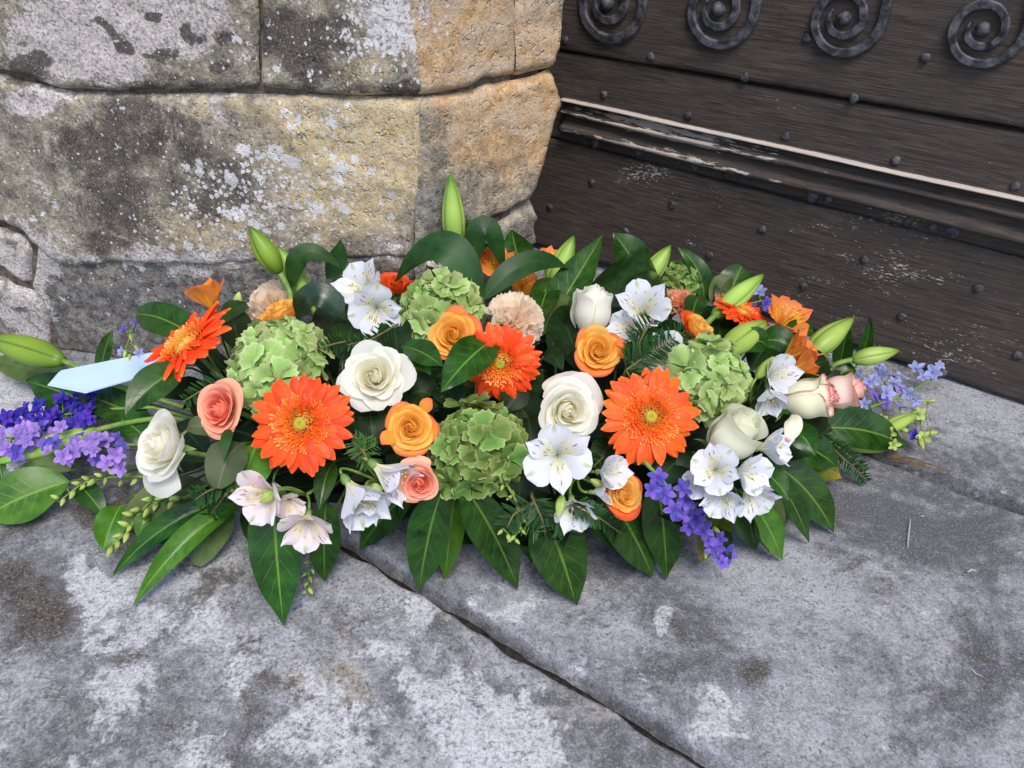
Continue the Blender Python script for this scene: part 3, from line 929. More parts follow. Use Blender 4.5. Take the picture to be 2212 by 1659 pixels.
MP = {
 'gerbera': petal_material("gerbera_petal", lin(238, 84, 26), lin(250, 92, 28), lin(250, 100, 34), edge=lin(255, 140, 66), transl=.22, rough=.5, vein=.10, edgepos=.9),
 'gerbera_red': petal_material("deep_orange_gerbera_petal", lin(226, 58, 18), lin(236, 70, 24), lin(238, 76, 30), edge=lin(246, 110, 50), transl=.22, rough=.5, edgepos=.92),
 'gerbera_mid': petal_material("red_orange_gerbera_petal", lin(232, 66, 20), lin(244, 78, 24), lin(246, 86, 30), edge=lin(252, 124, 58), transl=.22, rough=.5, vein=.12, edgepos=.9),
 'florets': petal_material("gerbera_florets", lin(236, 96, 24), lin(250, 130, 44), lin(255, 200, 112), transl=.2, hue=.0),
 'florets_in': petal_material("gerbera_inner_florets", lin(244, 146, 36), lin(255, 176, 60), lin(255, 214, 120), transl=.25, hue=.0),
 'disc': petal_material("gerbera_centre", lin(176, 140, 30), lin(160, 150, 44), lin(134, 132, 42), transl=.0, hue=.0, rough=.7),
 'white': petal_material("white_rose_petal", lin(250, 238, 180), lin(248, 244, 218), lin(250, 248, 238), outer=lin(248, 248, 242), transl=.52, vein=.04),
 'cream': petal_material("green_white_rose_petal", lin(240, 238, 206), lin(247, 246, 230), lin(248, 248, 238), outer=lin(244, 245, 228), transl=.45, vein=.05, edge=lin(238, 238, 208)),
 'blush': petal_material("cream_rose_petal_pink_edge", lin(240, 236, 200), lin(246, 241, 216), lin(246, 238, 218), outer=lin(242, 240, 208), edge=lin(206, 60, 84), transl=.28, vein=.08, edgepos=.90),
 'peach': petal_material("peach_pink_rose_petal", lin(248, 222, 190), lin(248, 218, 200), lin(244, 206, 202), outer=lin(244, 214, 204), transl=.28, vein=.1, edge=lin(226, 150, 110)),
 'amber': petal_material("amber_rose_petal", lin(255, 214, 104), lin(255, 218, 116), lin(255, 220, 124), outer=lin(255, 202, 100), edge=lin(254, 180, 82), transl=.5, vein=.08, edgepos=.9),
 'amber_out': petal_material("amber_rose_guard_petal", lin(255, 184, 66), lin(252, 164, 66), lin(246, 132, 66), edge=lin(232, 100, 74), transl=.4, vein=.15, edgepos=.86),
 'flame': petal_material("orange_red_petal", lin(246, 140, 40), lin(236, 104, 46), lin(214, 70, 44), transl=.25, vein=.15),
 'coral': petal_material("coral_rose_petal", lin(250, 124, 88), lin(250, 140, 110), lin(250, 154, 128), outer=lin(244, 178, 152), edge=lin(250, 176, 148), transl=.3, vein=.08),
 'coral_out': petal_material("coral_guard_petal", lin(222, 200, 140), lin(238, 184, 152), lin(240, 166, 146), transl=.28, vein=.15),
 'hyd': petal_material("hydrangea_petal", lin(110, 150, 60), lin(174, 206, 116), lin(196, 218, 146), edge=lin(210, 220, 162), transl=.42, rough=.55, vein=.16, hue=.26),
 'hyd_dark': petal_material("deep_hydrangea_petal", lin(70, 106, 40), lin(114, 150, 68), lin(138, 170, 90), edge=lin(176, 188, 118), transl=.32, rough=.55, vein=.16, hue=.26),
 'carn': petal_material("peach_carnation_petal", lin(255, 232, 206), lin(255, 240, 218), lin(255, 243, 226), edge=lin(255, 244, 230), transl=.6, vein=.25, hue=.12),
 'carn_o': petal_material("orange_carnation_petal", lin(252, 186, 140), lin(255, 206, 164), lin(255, 220, 184), edge=lin(250, 176, 150), transl=.55, vein=.25, hue=.12),
 'alst': petal_material("white_alstroemeria_tepal", lin(214, 218, 190), lin(226, 229, 240), lin(232, 234, 244), stripe=(lin(132, 40, 66), lin(244, 238, 170)), spec_green=lin(150, 180, 90), transl=.34, vein=.05, hue=.05),
 'alst_pink': petal_material("blush_alstroemeria_tepal", lin(216, 210, 188), lin(236, 218, 222), lin(238, 228, 232), stripe=(lin(170, 30, 60), lin(244, 238, 170)), spec_green=lin(150, 180, 90), transl=.34, vein=.05, hue=.05),
 'alst_o': petal_material("orange_alstroemeria_tepal", lin(210, 150, 50), lin(240, 150, 66), lin(240, 128, 66), stripe=(lin(70, 24, 12), lin(250, 206, 40)), spec_green=lin(160, 150, 60), edge=lin(238, 120, 76), transl=.3, vein=.2),
 'delph': petal_material("violet_delphinium_petal", lin(98, 76, 176), lin(106, 90, 194), lin(132, 108, 204), transl=.3, vein=.2, hue=.22),
 'delph_d': petal_material("deep_blue_delphinium_petal", lin(44, 34, 140), lin(58, 46, 174), lin(76, 64, 190), transl=.3, vein=.2, hue=.25),
 'delph_l': petal_material("lilac_delphinium_petal", lin(150, 120, 208), lin(166, 134, 216), lin(186, 160, 224), transl=.32, vein=.25, hue=.2),
 'delph_s': petal_material("pale_blue_delphinium_petal", lin(138, 144, 206), lin(160, 168, 218), lin(182, 188, 228), transl=.32, vein=.25, hue=.2),
 'bud': petal_material("lily_bud", lin(134, 172, 70), lin(178, 208, 104), lin(132, 172, 66), edge=lin(70, 114, 30), edgepos=.3, transl=.2, rough=.42, vein=.12, hue=.14, spec=.4),
 'bud_d': petal_material("dark_lily_bud", lin(104, 142, 40), lin(138, 172, 58), lin(100, 140, 44), edge=lin(52, 88, 20), edgepos=.3, transl=.15, rough=.42, vein=.15, hue=.1, spec=.4),
 'gbud': petal_material("green_flower_bud", lin(122, 150, 66), lin(168, 186, 96), lin(196, 204, 120), transl=.15, rough=.5, hue=.15),
 'anther': petal_material("anther", lin(200, 170, 70), lin(214, 186, 90), lin(220, 190, 100), transl=0, rough=.8),
}

# ================================================================ the foam in its tray
FX0, FX1, FY0, FY1, FZ = -.40, .36, .83, .94, .07
def bevel_box(name, x0, x1, y0, y1, z0, z1, mat, parent, jit=0.0):
    nx, ny, nz = 24, 6, 4
    V, F, off = [], [], 0
    def patch(fn, nu, nv):
        nonlocal off
        for i in range(nu):
            for j in range(nv):
                V.append(fn(i / (nu - 1), j / (nv - 1)))
        F.extend([tuple(q) for q in grid_faces(nu, nv, off)])
        off += nu * nv
    patch(lambda a, b: (x0 + (x1 - x0) * a, y0 + (y1 - y0) * b, z1 - .01 * (abs(2 * b - 1) ** 4 + abs(2 * a - 1) ** 12)), nx, ny)
    for yy in (y0, y1):
        patch(lambda a, b: (x0 + (x1 - x0) * a, yy, z0 + (z1 - z0 - .01) * b), nx, nz)
    for xx in (x0, x1):
        patch(lambda a, b: (xx, y0 + (y1 - y0) * a, z0 + (z1 - z0 - .01) * b), ny, nz)
    return ob(name, mesh(name, V, F, mat), parent)
tray = thing("foam_tray", "dark green floral foam in a black tray under the flowers", "tray", (0, 0, 0))
bevel_box("foam", FX0, FX1, FY0, FY1, .012, FZ, M_FOAM, tray)
bevel_box("tray", FX0 - .012, FX1 + .012, FY0 - .012, FY1 + .012, .004, .03, M_TRAY, tray)

def anchor(p):
    a = np.array([np.clip(p[0] * .86, FX0 + .03, FX1 - .03), np.clip(.9 + (p[1] - .9) * .4, FY0 + .02, FY1 - .02), FZ - .02])
    return a

def world_to_local(root):
    return root.matrix_world.inverted()

def tfm(M, P):
    return np.array([tuple(M @ Vector(p)) for p in P])

def add_stem(root, head, axis, r=.0024, mat=None, length=.05, name="stem", target=None):
    head = np.asarray(head, float)
    A = anchor(head) if target is None else np.asarray(target)
    back = head - np.asarray(axis) * length
    back[2] = max(back[2], .012)
    P = bez(head, back, A, 12)
    P[:, 2] = np.maximum(P[:, 2], .008)
    V, F, At = tube(tfm(world_to_local(root), P), r, 6)
    acc = Acc(); acc.add(V, F, At)
    return ob(name, acc.mesh(name, mat or M_STEM), root)

# ================================================================ roses
def rose_petal(i, n, opn, rs, nu=13, nv=13, pointed=.0):
    t = i / (n - 1)
    a = np.linspace(-1, 1, nu)[:, None]
    b = np.linspace(0, 1, nv)[None, :] ** .9
    phi = i * 2.399 + rs.uniform(-.2, .2)
    if opn < .45:                                  # bud: petals wrapped upright round each other
        R = .12 + .50 * t ** .8
        zt = .95 - .22 * t + rs.uniform(-.04, .04)
        z0 = -.75
        W = 1.55 * (1 - t) + 1.15 * t
        fl = (.16 * rs.uniform(.3, 1.3) + .15 * opn) if i >= n - 4 else .03 * t
        be = b * (1 - .14 * np.abs(a) ** 4)
        th = phi + a * W * (.5 + .5 * smooth(0, .4, b))
        r = R * np.sin(np.clip(be * 1.5 + .05, 0, 1) * math.pi / 2) ** .8 * (1 + .06 * a)
        r = r * (1 - (.42 - .22 * t) * smooth(.45, 1.05, be))
        r = r + fl * smooth(.72, 1.0, be) + .03 * np.abs(a) ** 4 * be
        z = z0 + (zt - z0) * be ** 1.05 - fl * .55 * smooth(.8, 1.05, be) ** 1.5
        z = z + .02 * np.sin(a * 4 + i) * be ** 3
    else:
        R = .035 + .695 * t ** 1.05
        zt = .40 - (.10 + .34 * opn) * t ** 1.4 + rs.uniform(-.02, .02)
        z0 = -.60
        W = 1.18 * (1 - t) + .98 * t + rs.uniform(-.12, .12)
        clo = .80 * (1 - smooth(.0, .62, t))
        fl = (.16 + .42 * opn) * max(0, t - .35) ** 1.1 * rs.uniform(.85, 1.25)
        pt = pointed * smooth(.5, .8, t)
        be = b * (1 - (.26 + .20 * pt) * np.abs(a) ** (2.3 - 1.0 * pt)) * (1 + .03 * np.sin(a * 6 + phi) * smooth(.7, 1, b))
        th = phi + a * W * (.45 + .55 * smooth(0, .5, b)) * (1 - .10 * pt * b)
        r = R * rs.uniform(.93, 1.05) * np.sin(np.clip(be * 1.3, 0, 1) * math.pi / 2) ** .75 * (1 + (.17 - .08 * t) * a)
        r = r * (1 - clo * smooth(.5, 1.0, be))
        r = r + fl * smooth(.45, 1.02, be) + (.025 + .04 * smooth(.3, .6, t)) * smooth(.86, 1.0, be) + .07 * t * opn * np.abs(a) ** 3 * be ** 2
        r = r + .026 * np.sin(a * 4 + phi * 3) * be ** 3 * (.3 + t)
        z = z0 + (zt - z0) * be ** 1.1 - fl * .5 * smooth(.6, 1.05, be) ** 2 - .03 * smooth(.25, .5, t) * smooth(.9, 1.0, be)
        z = z + .025 * np.sin(a * 3.3 + i * 1.7) * be ** 2 - .04 * t * opn * np.abs(a) ** 2
    r, z, th = np.broadcast_arrays(r, z, th)
    V = np.stack([r * np.cos(th), r * np.sin(th), z], -1).reshape(-1, 3)
    A = np.stack(np.broadcast_arrays(a * .5 + .5, b, t * 0 + rs.random(), np.full((1, 1), t)), -1).reshape(-1, 4)
    return V, grid_faces(nu, nv), A

def sepals(root, s, z0=-.62, n=5, spread=.5, mat=None):
    for k in range(n):
        ph = 2 * math.pi * k / n + .3
        nu, nv = 4, 6
        a = np.linspace(-1, 1, nu)[:, None]; b = np.linspace(0, 1, nv)[None, :]
        w = .13 * np.sin(math.pi * np.clip(b * .85 + .15, 0, 1)) * (1 - b * .4)
        r = .12 + spread * b; z = z0 + .05 + .25 * b * (1 - b) - spread * .35 * b ** 2
        X, Y = r + 0 * a, a * w + 0 * b
        V = np.stack([X * math.cos(ph) - Y * math.sin(ph), X * math.sin(ph) + Y * math.cos(ph), z + .03 * a * a + 0 * b], -1).reshape(-1, 3) * s
        A = np.stack(np.broadcast_arrays(a * .5 + .5, b, a * 0 + .5, a * 0), -1).reshape(-1, 4)
        acc = Acc(); acc.add(V, grid_faces(nu, nv), A)
        ob("sepal", acc.mesh("sepal", mat or M_SEPAL), root)
    # receptacle
    P = np.array([(0, 0, z0 - .22), (0, 0, z0 - .1), (0, 0, z0 + .02), (0, 0, z0 + .12)]) * s
    V, F, A = tube(P, np.array([.05, .13, .17, .12]) * s, 8)
    acc = Acc(); acc.add(V, F, A)
    ob("receptacle", acc.mesh("receptacle", M_SEPAL), root)

def rose(px, py, rpx, fc, w, opn, mat, label, n=28, seed=0, guard=None, nguard=4, pointed=0.0, cat="rose", stem_r=.003, droop=None):
    rs = random.Random(seed)
    p = pos(px, py, w)
    ax = face(*fc)
    s = px2m(rpx, p)
    roll = rs.uniform(0, 6)
    root = thing("rose", label, cat, p, frame(ax, roll), None)
    parts = [rose_petal(i, n, opn, rs, pointed=pointed) for i in range(n)]
    mx = float(np.median([np.linalg.norm(V[:, :2], axis=1).max() for V, F, A in parts[-7:]])) * .97
    sc = s / mx * (1.0 if opn > .45 else 1.04)
    if droop:                                     # loose outer petals hanging down
        Rm = frame(ax, roll)
        def down(q):
            c = Vector(q[0].mean(axis=0)); c.z = 0
            return -(Rm @ c.normalized()).dot(Vector(C_U))
        order = sorted(range(n - 6, n), key=lambda i: -down(parts[i]))
        for i, am in zip(order, droop):
            V, F, A = parts[i]
            h = smooth(.25, 1, A[:, 1])
            rad = np.linalg.norm(V[:, :2], axis=1, keepdims=True) + 1e-6
            V[:, :2] += V[:, :2] / rad * (h * am * .6)[:, None]
            V[:, 2] -= h ** 1.3 * am * .55
    for i, (V, F, A) in enumerate(parts):
        acc = Acc(); acc.add(V * sc, F, A)
        m = MP[guard] if guard and i >= n - nguard else MP[mat]
        ob("petal", acc.mesh("petal", m), root)
    sepals(root, sc, -.62 if opn > .45 else -.75)
    add_stem(root, p - ax * sc * (.8 if opn > .45 else .95), ax, stem_r)
    return root

# ================================================================ gerberas
def gerbera(px, py, rpx, fc, w, label, seed=0, mat='gerbera', n1=24, squash=0.0, roll=None, lift=0.0, gap=None):
    rs = random.Random(seed)
    p = pos(px, py, w)
    ax = face(*fc)
    s = px2m(rpx, p)
    root = thing("gerbera", label, "gerbera", p, frame(ax, rs.uniform(0, 6) if roll is None else roll))
    def petal(ph, ln, wd, zt, r0=.16):
        nu, nv = 7, 10
        a = np.linspace(-1, 1, nu)[:, None]; b = np.linspace(0, 1, nv)[None, :]
        wb = wd * (.42 + .58 * np.sin(math.pi * np.clip(b * .92, 0, 1) ** 1.15)) * np.sqrt(np.clip(1 - np.clip((b - .72) / .285, 0, 1) ** 2.2, 0, 1))
        cv = rs.uniform(-.12, .10)
        r = r0 + (ln - r0) * b
        z = zt + .09 * np.sin(b * 2.2) - (.10 + cv) * b ** 2.2 + lift * b + .012 * np.cos(a * math.pi * 2.0) * (1 - b * .6) - .03 * a * a
        y = a * wb + .03 * rs.uniform(-1, 1) * b ** 2
        tw = rs.uniform(-.25, .25) * b
        z = z + y * tw
        r, y, z = np.broadcast_arrays(r, y, z)
        V = np.stack([r * math.cos(ph) - y * math.sin(ph), r * math.sin(ph) + y * math.cos(ph), z], -1).reshape(-1, 3) * s
        A = np.stack(np.broadcast_arrays(a * .5 + .5, b, a * 0 + rs.random(), a * 0), -1).reshape(-1, 4)
        acc = Acc(); acc.add(V, grid_faces(nu, nv), A)
        ob("petal", acc.mesh("petal", MP[mat]), root)
    for k in range(n1):
        petal(2 * math.pi * (k + rs.uniform(-.3, .3)) / n1, rs.uniform(.87, 1.03), rs.uniform(.112, .140), -.05)
    for k in range(n1 - 7):
        petal(2 * math.pi * (k + .5 + rs.uniform(-.3, .3)) / (n1 - 7), rs.uniform(.80, .96), rs.uniform(.10, .125), .0)
    for k in range(9):
        petal(2 * math.pi * (k + rs.uniform(-.4, .4)) / 9, rs.uniform(.62, .8), rs.uniform(.06, .09), .03)
    # ring of short split florets and the fine inner florets
    def florets(n, r0, r1, l0, l1, wd, tilt, mt, name, zb):
        acc = Acc()
        for k in range(n):
            ph = rs.uniform(0, 2 * math.pi); f = rs.random(); r = math.sqrt(r0 * r0 + (r1 * r1 - r0 * r0) * f)
            l = l0 + (l1 - l0) * f + rs.uniform(-.02, .02); tl = tilt[0] + (tilt[1] - tilt[0]) * f + rs.uniform(-.2, .2)
            d = np.array([math.cos(ph), math.sin(ph), 0]); sd = np.array([-math.sin(ph), math.cos(ph), 0])
            di = d * math.sin(tl) + np.array([0, 0, math.cos(tl)]); nn = np.cross(sd, di)
            b0 = d * r + np.array([0, 0, zb - .05 * f]); j = sd * rs.uniform(-.03, .03)
            ww = wd * rs.uniform(.8, 1.2)
            V = [b0 - sd * ww * .5, b0 + sd * ww * .5, b0 + di * l * .55 + j * .5 + sd * ww + nn * .02, b0 + di * l * .55 + j * .5 - sd * ww + nn * .02, b0 + di * l + j + sd * ww * .4, b0 + di * l + j - sd * ww * .4]
            acc.add(np.array(V) * s, [(0, 1, 2, 3), (3, 2, 4, 5)], [(.5, 0, .5, 0)] * 2 + [(.5, .45, .5, 0)] * 2 + [(.5, 1, .5, 0)] * 2)
        o = ob(name, acc.mesh(name, MP[mt]), root)
        o['kind'] = 'stuff'
    florets(250, .25, .44, .11, .17, .021, (.45, 1.0), 'florets', "outer_florets", .07)
    florets(460, .11, .31, .06, .10, .014, (.0, .5), 'florets_in', "inner_florets", .09)
    # centre
    nr, k = 7, 16
    V, F, A = [(0, 0, .105)], [], [(.5, 1, .5, 0)]
    for i in range(1, nr):
        f = i / (nr - 1)
        for j in range(k):
            th = 2 * math.pi * j / k
            rr = .125 * f; z = .095 + .030 * math.sin(f * 2.6) - .03 * f ** 3 + rs.uniform(-.008, .008)
            V.append((rr * math.cos(th), rr * math.sin(th), z)); A.append((.5, 1 - f * .8, .5, 0))
    for j in range(k): F.append((0, 1 + j, 1 + (j + 1) % k))
    for i in range(nr - 2):
        for j in range(k):
            a, b = 1 + i * k + j, 1 + i * k + (j + 1) % k
            F.append((a, a + k, b + k, b))
    acc = Acc(); acc.add(np.array(V) * s, F, np.array(A))
    ob("centre", acc.mesh("centre", MP['disc']), root)
    # green cup behind and stem
    V, F, A = tube(np.array([(0, 0, -.34), (0, 0, -.25), (0, 0, -.12), (0, 0, -.03)]) * s, np.array([.05, .16, .26, .30]) * s, 12)
    acc = Acc(); acc.add(V, F, A); ob("calyx", acc.mesh("calyx", M_SEPAL), root)
    add_stem(root, p - ax * s * .33, ax, .003)
    return root

# ================================================================ hydrangeas
def hyd_petal_mesh(rs, mat):
    nu, nv = 13, 7
    a = np.linspace(-1, 1, nu)[:, None]; b = np.linspace(0, 1, nv)[None, :]
    ang = a * (.95 - .25 * (1 - b))
    ln = 1.0 * (1 - .18 * np.abs(a) ** 3) * (1 + .06 * np.sin(a * 15 + rs.uniform(0, 6)) * b ** 4)
    r = b * ln
    cup = rs.uniform(.05, .35)
    wv = rs.uniform(0, 6)
    x = r * np.cos(ang * .78); y = r * np.sin(ang * .78) * 1.12
    z = cup * b ** 2 * .6 + .10 * np.sin(a * 4.2 + wv) * b ** 2 - .12 * np.abs(a) ** 2 * b * rs.uniform(-.6, 1) - .25 * smooth(.75, 1, b) * rs.uniform(-.2, .7)
    x, y, z = np.broadcast_arrays(x, y, z)
    V = np.stack([x, y, z], -1).reshape(-1, 3)
    A = np.stack(np.broadcast_arrays(a * .5 + .5, b, a * 0 + rs.random(), a * 0), -1).reshape(-1, 4)
    acc = Acc(); acc.add(V, grid_faces(nu, nv), A)
    return acc.mesh("petal", mat)
_hr = random.Random(5)
HYD = {k: [hyd_petal_mesh(_hr, MP[k]) for _ in range(8)] for k in ('hyd', 'hyd_dark')}
def floret_eye(mat):
    acc = Acc()
    V, F, A = tube(np.array([(0, 0, -.9), (0, 0, -.3), (0, 0, -.02)]), np.array([.05, .05, .08]), 5); acc.add(V, F, A)
    V, F, A = tube(np.array([(0, 0, -.03), (0, 0, .05), (0, 0, .1)]), np.array([.08, .09, .03]), 6); acc.add(V, F, A)
    return acc.mesh("floret", mat)
M_EYE = plain_material("floret_eye", lin(92, 100, 52), lin(70, 64, 44), 300, .7, .1, .001, .3, 2)
EYE_M = floret_eye(M_EYE)
def hydrangea(px, py, rpx, fc, w, label, seed=0, mat='hyd', n=26, stretch=(1, 1, .8), psz=.40):
    rs = random.Random(seed)
    p = pos(px, py, w)
    ax = face(*fc)
    s = px2m(rpx, p)
    # image-aligned frame so that the stretch follows the head's outline
    z = Vector(ax); x = (Vector(C_R) - z * z.dot(Vector(C_R))).normalized(); y = z.cross(x)
    root = thing("hydrangea", label, "hydrangea", p, Matrix((x, y, z)).transposed())
    for k in range(n):
        f = (k + .5) / n
        cz = 1 - 1.15 * f
        th = k * 2.399 + rs.uniform(-.25, .25)
        sr = math.sqrt(max(0, 1 - cz * cz))
        d = Vector((sr * math.cos(th), sr * math.sin(th), cz))
        q = Vector((d.x * stretch[0], d.y * stretch[1], d.z * stretch[2])) * s * rs.uniform(.58, .88)
        nrm = (d + Vector((rs.uniform(-.3, .3), rs.uniform(-.3, .3), rs.uniform(-.05, .45)))).normalized()
        M = Matrix.Translation(q) @ frame(nrm, rs.uniform(0, 6)).to_4x4() @ Matrix.Scale(s * psz * rs.uniform(.78, 1.15), 4)
        fl = ob("floret", EYE_M, root, M)
        for j in range(4):
            Mp = Matrix.Rotation(j * math.pi / 2 + rs.uniform(-.2, .2), 4, 'Z') @ Matrix.Rotation(rs.uniform(-.38, .12), 4, 'Y') @ Matrix.Translation((.03, 0, .015 * (j % 2))) @ Matrix.Scale(rs.uniform(.85, 1.12), 4)
            ob("petal", HYD[mat][rs.randrange(8)], fl, Mp)
    # branching core carries the florets
    acc = Acc()
    V, F, A = tube(np.array([(0, 0, -.75), (0, 0, -.3), (0, 0, .1), (0, 0, .3)]) * s, np.array([.05, .22, .34, .1]) * s, 8); acc.add(V, F, A)
    ob("flower_core", acc.mesh("flower_core", M_DSTEM), root)
    add_stem(root, p - ax * s * .7, ax, .0032, M_DSTEM)
    return root

# ================================================================ carnations
def carnation(px, py, rpx, fc, w, label, seed=0, mat='carn', n=27, depthsq=1.0):
    rs = random.Random(seed)
    p = pos(px, py, w)
    ax = face(*fc)
    s = px2m(rpx, p)
    root = thing("carnation", label, "carnation", p, frame(ax, rs.uniform(0, 6)))
    for k in range(n):
        f = (k + .5) / n
        pol = .12 + 1.38 * f ** .8 + rs.uniform(-.12, .12)
        th = k * 2.399 + rs.uniform(-.3, .3)
        nu, nv = 15, 7
        a = np.linspace(-1, 1, nu)[:, None]; b = np.linspace(0, 1, nv)[None, :]
        hw = .42 * rs.uniform(.8, 1.2)
        ang = a * hw * 1.25
        L = (.86 + .14 * f) * rs.uniform(.9, 1.08) * (1 + .05 * np.sign(np.sin(a * 21)) * np.abs(np.sin(a * 21)) * smooth(.8, 1, b))
        r = L * (.1 + .9 * b)
        ph1, ph2 = rs.uniform(0, 6), rs.uniform(0, 6)
        z = (.10 * np.sin(a * 6.5 + ph1) + .06 * np.sin(a * 11 + ph2)) * smooth(.35, 1, b) + .14 * smooth(.6, 1, b) * rs.uniform(-.6, 1)
        x = r * np.cos(ang); y = r * np.sin(ang)
        x, y, z = np.broadcast_arrays(x, y, z)
        V = np.stack([x, y, z], -1).reshape(-1, 3)
        M = Matrix.Translation((0, 0, -.35)) @ Matrix.Rotation(th, 4, 'Z') @ Matrix.Rotation(-(math.pi / 2 - pol), 4, 'Y') @ Matrix.Rotation(rs.uniform(-.5, .5), 4, 'X')
        V = tfm(M, V) * s
        A = np.stack(np.broadcast_arrays(a * .5 + .5, b, a * 0 + rs.random(), a * 0), -1).reshape(-1, 4)
        acc = Acc(); acc.add(V, grid_faces(nu, nv), A)
        ob("petal", acc.mesh("petal", MP[mat]), root)
    V, F, A = tube(np.array([(0, 0, -.95), (0, 0, -.85), (0, 0, -.5), (0, 0, -.3)]) * s, np.array([.08, .16, .20, .22]) * s, 8)
    acc = Acc(); acc.add(V, F, A); ob("calyx", acc.mesh("calyx", M_SEPAL), root)
    add_stem(root, p - ax * s * .9, ax, .0025)
    return root

# ================================================================ alstroemerias
def tepal(kind, ph, rs, al0, al1, wid, ln):
    nu, nv = 9, 11
    a = np.linspace(-1, 1, nu)[:, None]; b = np.linspace(0, 1, nv)
    al = al0 + (al1 - al0) * b ** 1.2
    dr, dz = np.sin(al), np.cos(al)
    r = np.r_[0, np.cumsum((dr[1:] + dr[:-1]) / 2)] / (nv - 1) * ln
    z = np.r_[0, np.cumsum((dz[1:] + dz[:-1]) / 2)] / (nv - 1) * ln
    if kind == 'o':
        wb = wid * (.13 + .87 * smooth(.12, .70, b)) * np.sqrt(np.clip(1 - np.clip((b - .66) / .345, 0, 1) ** 2.6, 0, 1))
    else:
        wb = wid * (.28 + .72 * np.sin(math.pi * np.clip(b, 0, 1) ** 1.7) ** .9) * np.clip(1.02 - np.clip((b - .72) / .3, 0, 1) ** 1.6, 0, 1)
    cup = rs.uniform(-.1, .35)
    y = a * wb[None]
    zz_ = z[None] + cup * (a ** 2) * wb[None] * .8 + .03 * np.sin(a * 3 + b * 5 + ph) * b
    rr = r[None] + .02 + 0 * a
    V = np.stack([rr * math.cos(ph) - y * math.sin(ph), rr * math.sin(ph) + y * math.cos(ph), zz_], -1).reshape(-1, 3)
    A = np.stack(np.broadcast_arrays(a * .5 + .5, b[None], a * 0 + rs.random(), a * 0 + (1 if kind == 'i' else 0)), -1).reshape(-1, 4)
    return V, grid_faces(nu, nv), A

def alst_set(mat, opening, seed):
    rs = random.Random(seed)
    L = []
    for k in range(6):
        ph = k * math.pi / 3
        o = k % 2 == 0
        al1 = opening * (1.35 if o else 1.15) * rs.uniform(.85, 1.12)
        al0 = .18 + .28 * opening
        V, F, A = tepal('o' if o else 'i', ph + rs.uniform(-.12, .12), rs, al0, al1, (.36 if o else .235) * rs.uniform(.92, 1.1), (.98 if o else 1.06) * rs.uniform(.95, 1.05))
        acc = Acc(); acc.add(V, F, A)
        L.append(acc.mesh("tepal", MP[mat]))
    st_, an = Acc(), Acc()
    for k in range(6):
        ph = k * 1.05 + .4
        e = np.array([.25 * math.cos(ph) * opening + .10, .25 * math.sin(ph) * opening, .62 + .1 * rs.random()])
        V, F, A = tube(bez((0, 0, .02), (e[0] * .3, e[1] * .3, .4), e, 6), .011, 4); st_.add(V, F, A)
        V, F, A = tube(np.array([e, e + (.025, .01, .04), e + (.05, .02, .08)]), (.014, .022, .008), 5); an.add(V, F, A)
    V, F, A = tube(np.array([(0, 0, -.20), (0, 0, -.10), (0, 0, .0), (0, 0, .08)]), (.03, .085, .10, .06), 7)
    base = Acc(); base.add(V, F, A)
    return L, st_.mesh("stamens", MP[mat]), an.mesh("anthers", MP['anther']), base.mesh("flower", M_SEPAL)
ALST = {}
def alst_get(mat, op, v):
    k = (mat, round(op, 2), v)
    if k not in ALST: ALST[k] = alst_set(mat, op, v * 7 + int(op * 10))
    return ALST[k]

def alstroemeria(label, flowers, w=0.0, mat='alst', seed=0, buds=(), group=None):
    """flowers: (px, py, rpx, facing, opening, roll[, w])"""
    rs = random.Random(seed)
    f0 = flowers[0]
    p0 = pos(f0[0], f0[1], w)
    root = thing("alstroemeria", label, "alstroemeria", p0, None, group)
    cx = np.mean([pos(f[0], f[1], f[6] if len(f) > 6 else w) for f in flowers], axis=0)
    node = cx + norm(anchor(cx) - cx) * .05
    for f in flowers:
        p = pos(f[0], f[1], f[6] if len(f) > 6 else w)
        ax = face(*f[3])
        s = px2m(f[2], p) * (1.28 if f[4] > .7 else 1.45)
        op = f[4]
        tep, sta, ant, base = alst_get(mat, op, rs.randrange(3))
        q = p - ax * s * .28
        R = frame(ax, f[5])
        M = Matrix.Translation(Vector(q - p0)) @ R.to_4x4() @ Matrix.Scale(s, 4)
        fl = ob("flower", base, root, M)
        for m in tep: ob("tepal", m, fl)
        ob("stamens", sta, fl); ob("anthers", ant, fl)
        P = bez(q - ax * s * .18 - p0, q - ax * s * .6 - p0, node - p0, 9)
        V, F, A = tube(P, .0016, 5); acc = Acc(); acc.add(V, F, A); ob("pedicel", acc.mesh("pedicel", M_STEM), root)
    for (bx, by, tx, ty, wd, ww) in buds:
        a, b = pos(bx, by, ww), pos(tx, ty, ww)
        ob("bud", bud_mesh(a - p0, b - p0, px2m(wd, a) / 2, MP['gbud'], 3, rs.random()), root)
        V, F, A = tube(bez(a - p0, a - (b - a) * .6 - p0, node - p0, 8), .0014, 5); acc = Acc(); acc.add(V, F, A); ob("pedicel", acc.mesh("pedicel", M_STEM), root)
    A0 = anchor(cx)
    V, F, A = tube(bez(node - p0, (node + A0) / 2 - p0, A0 - p0, 6), .002, 6); acc = Acc(); acc.add(V, F, A); ob("stem", acc.mesh("stem", M_STEM), root)
    return root

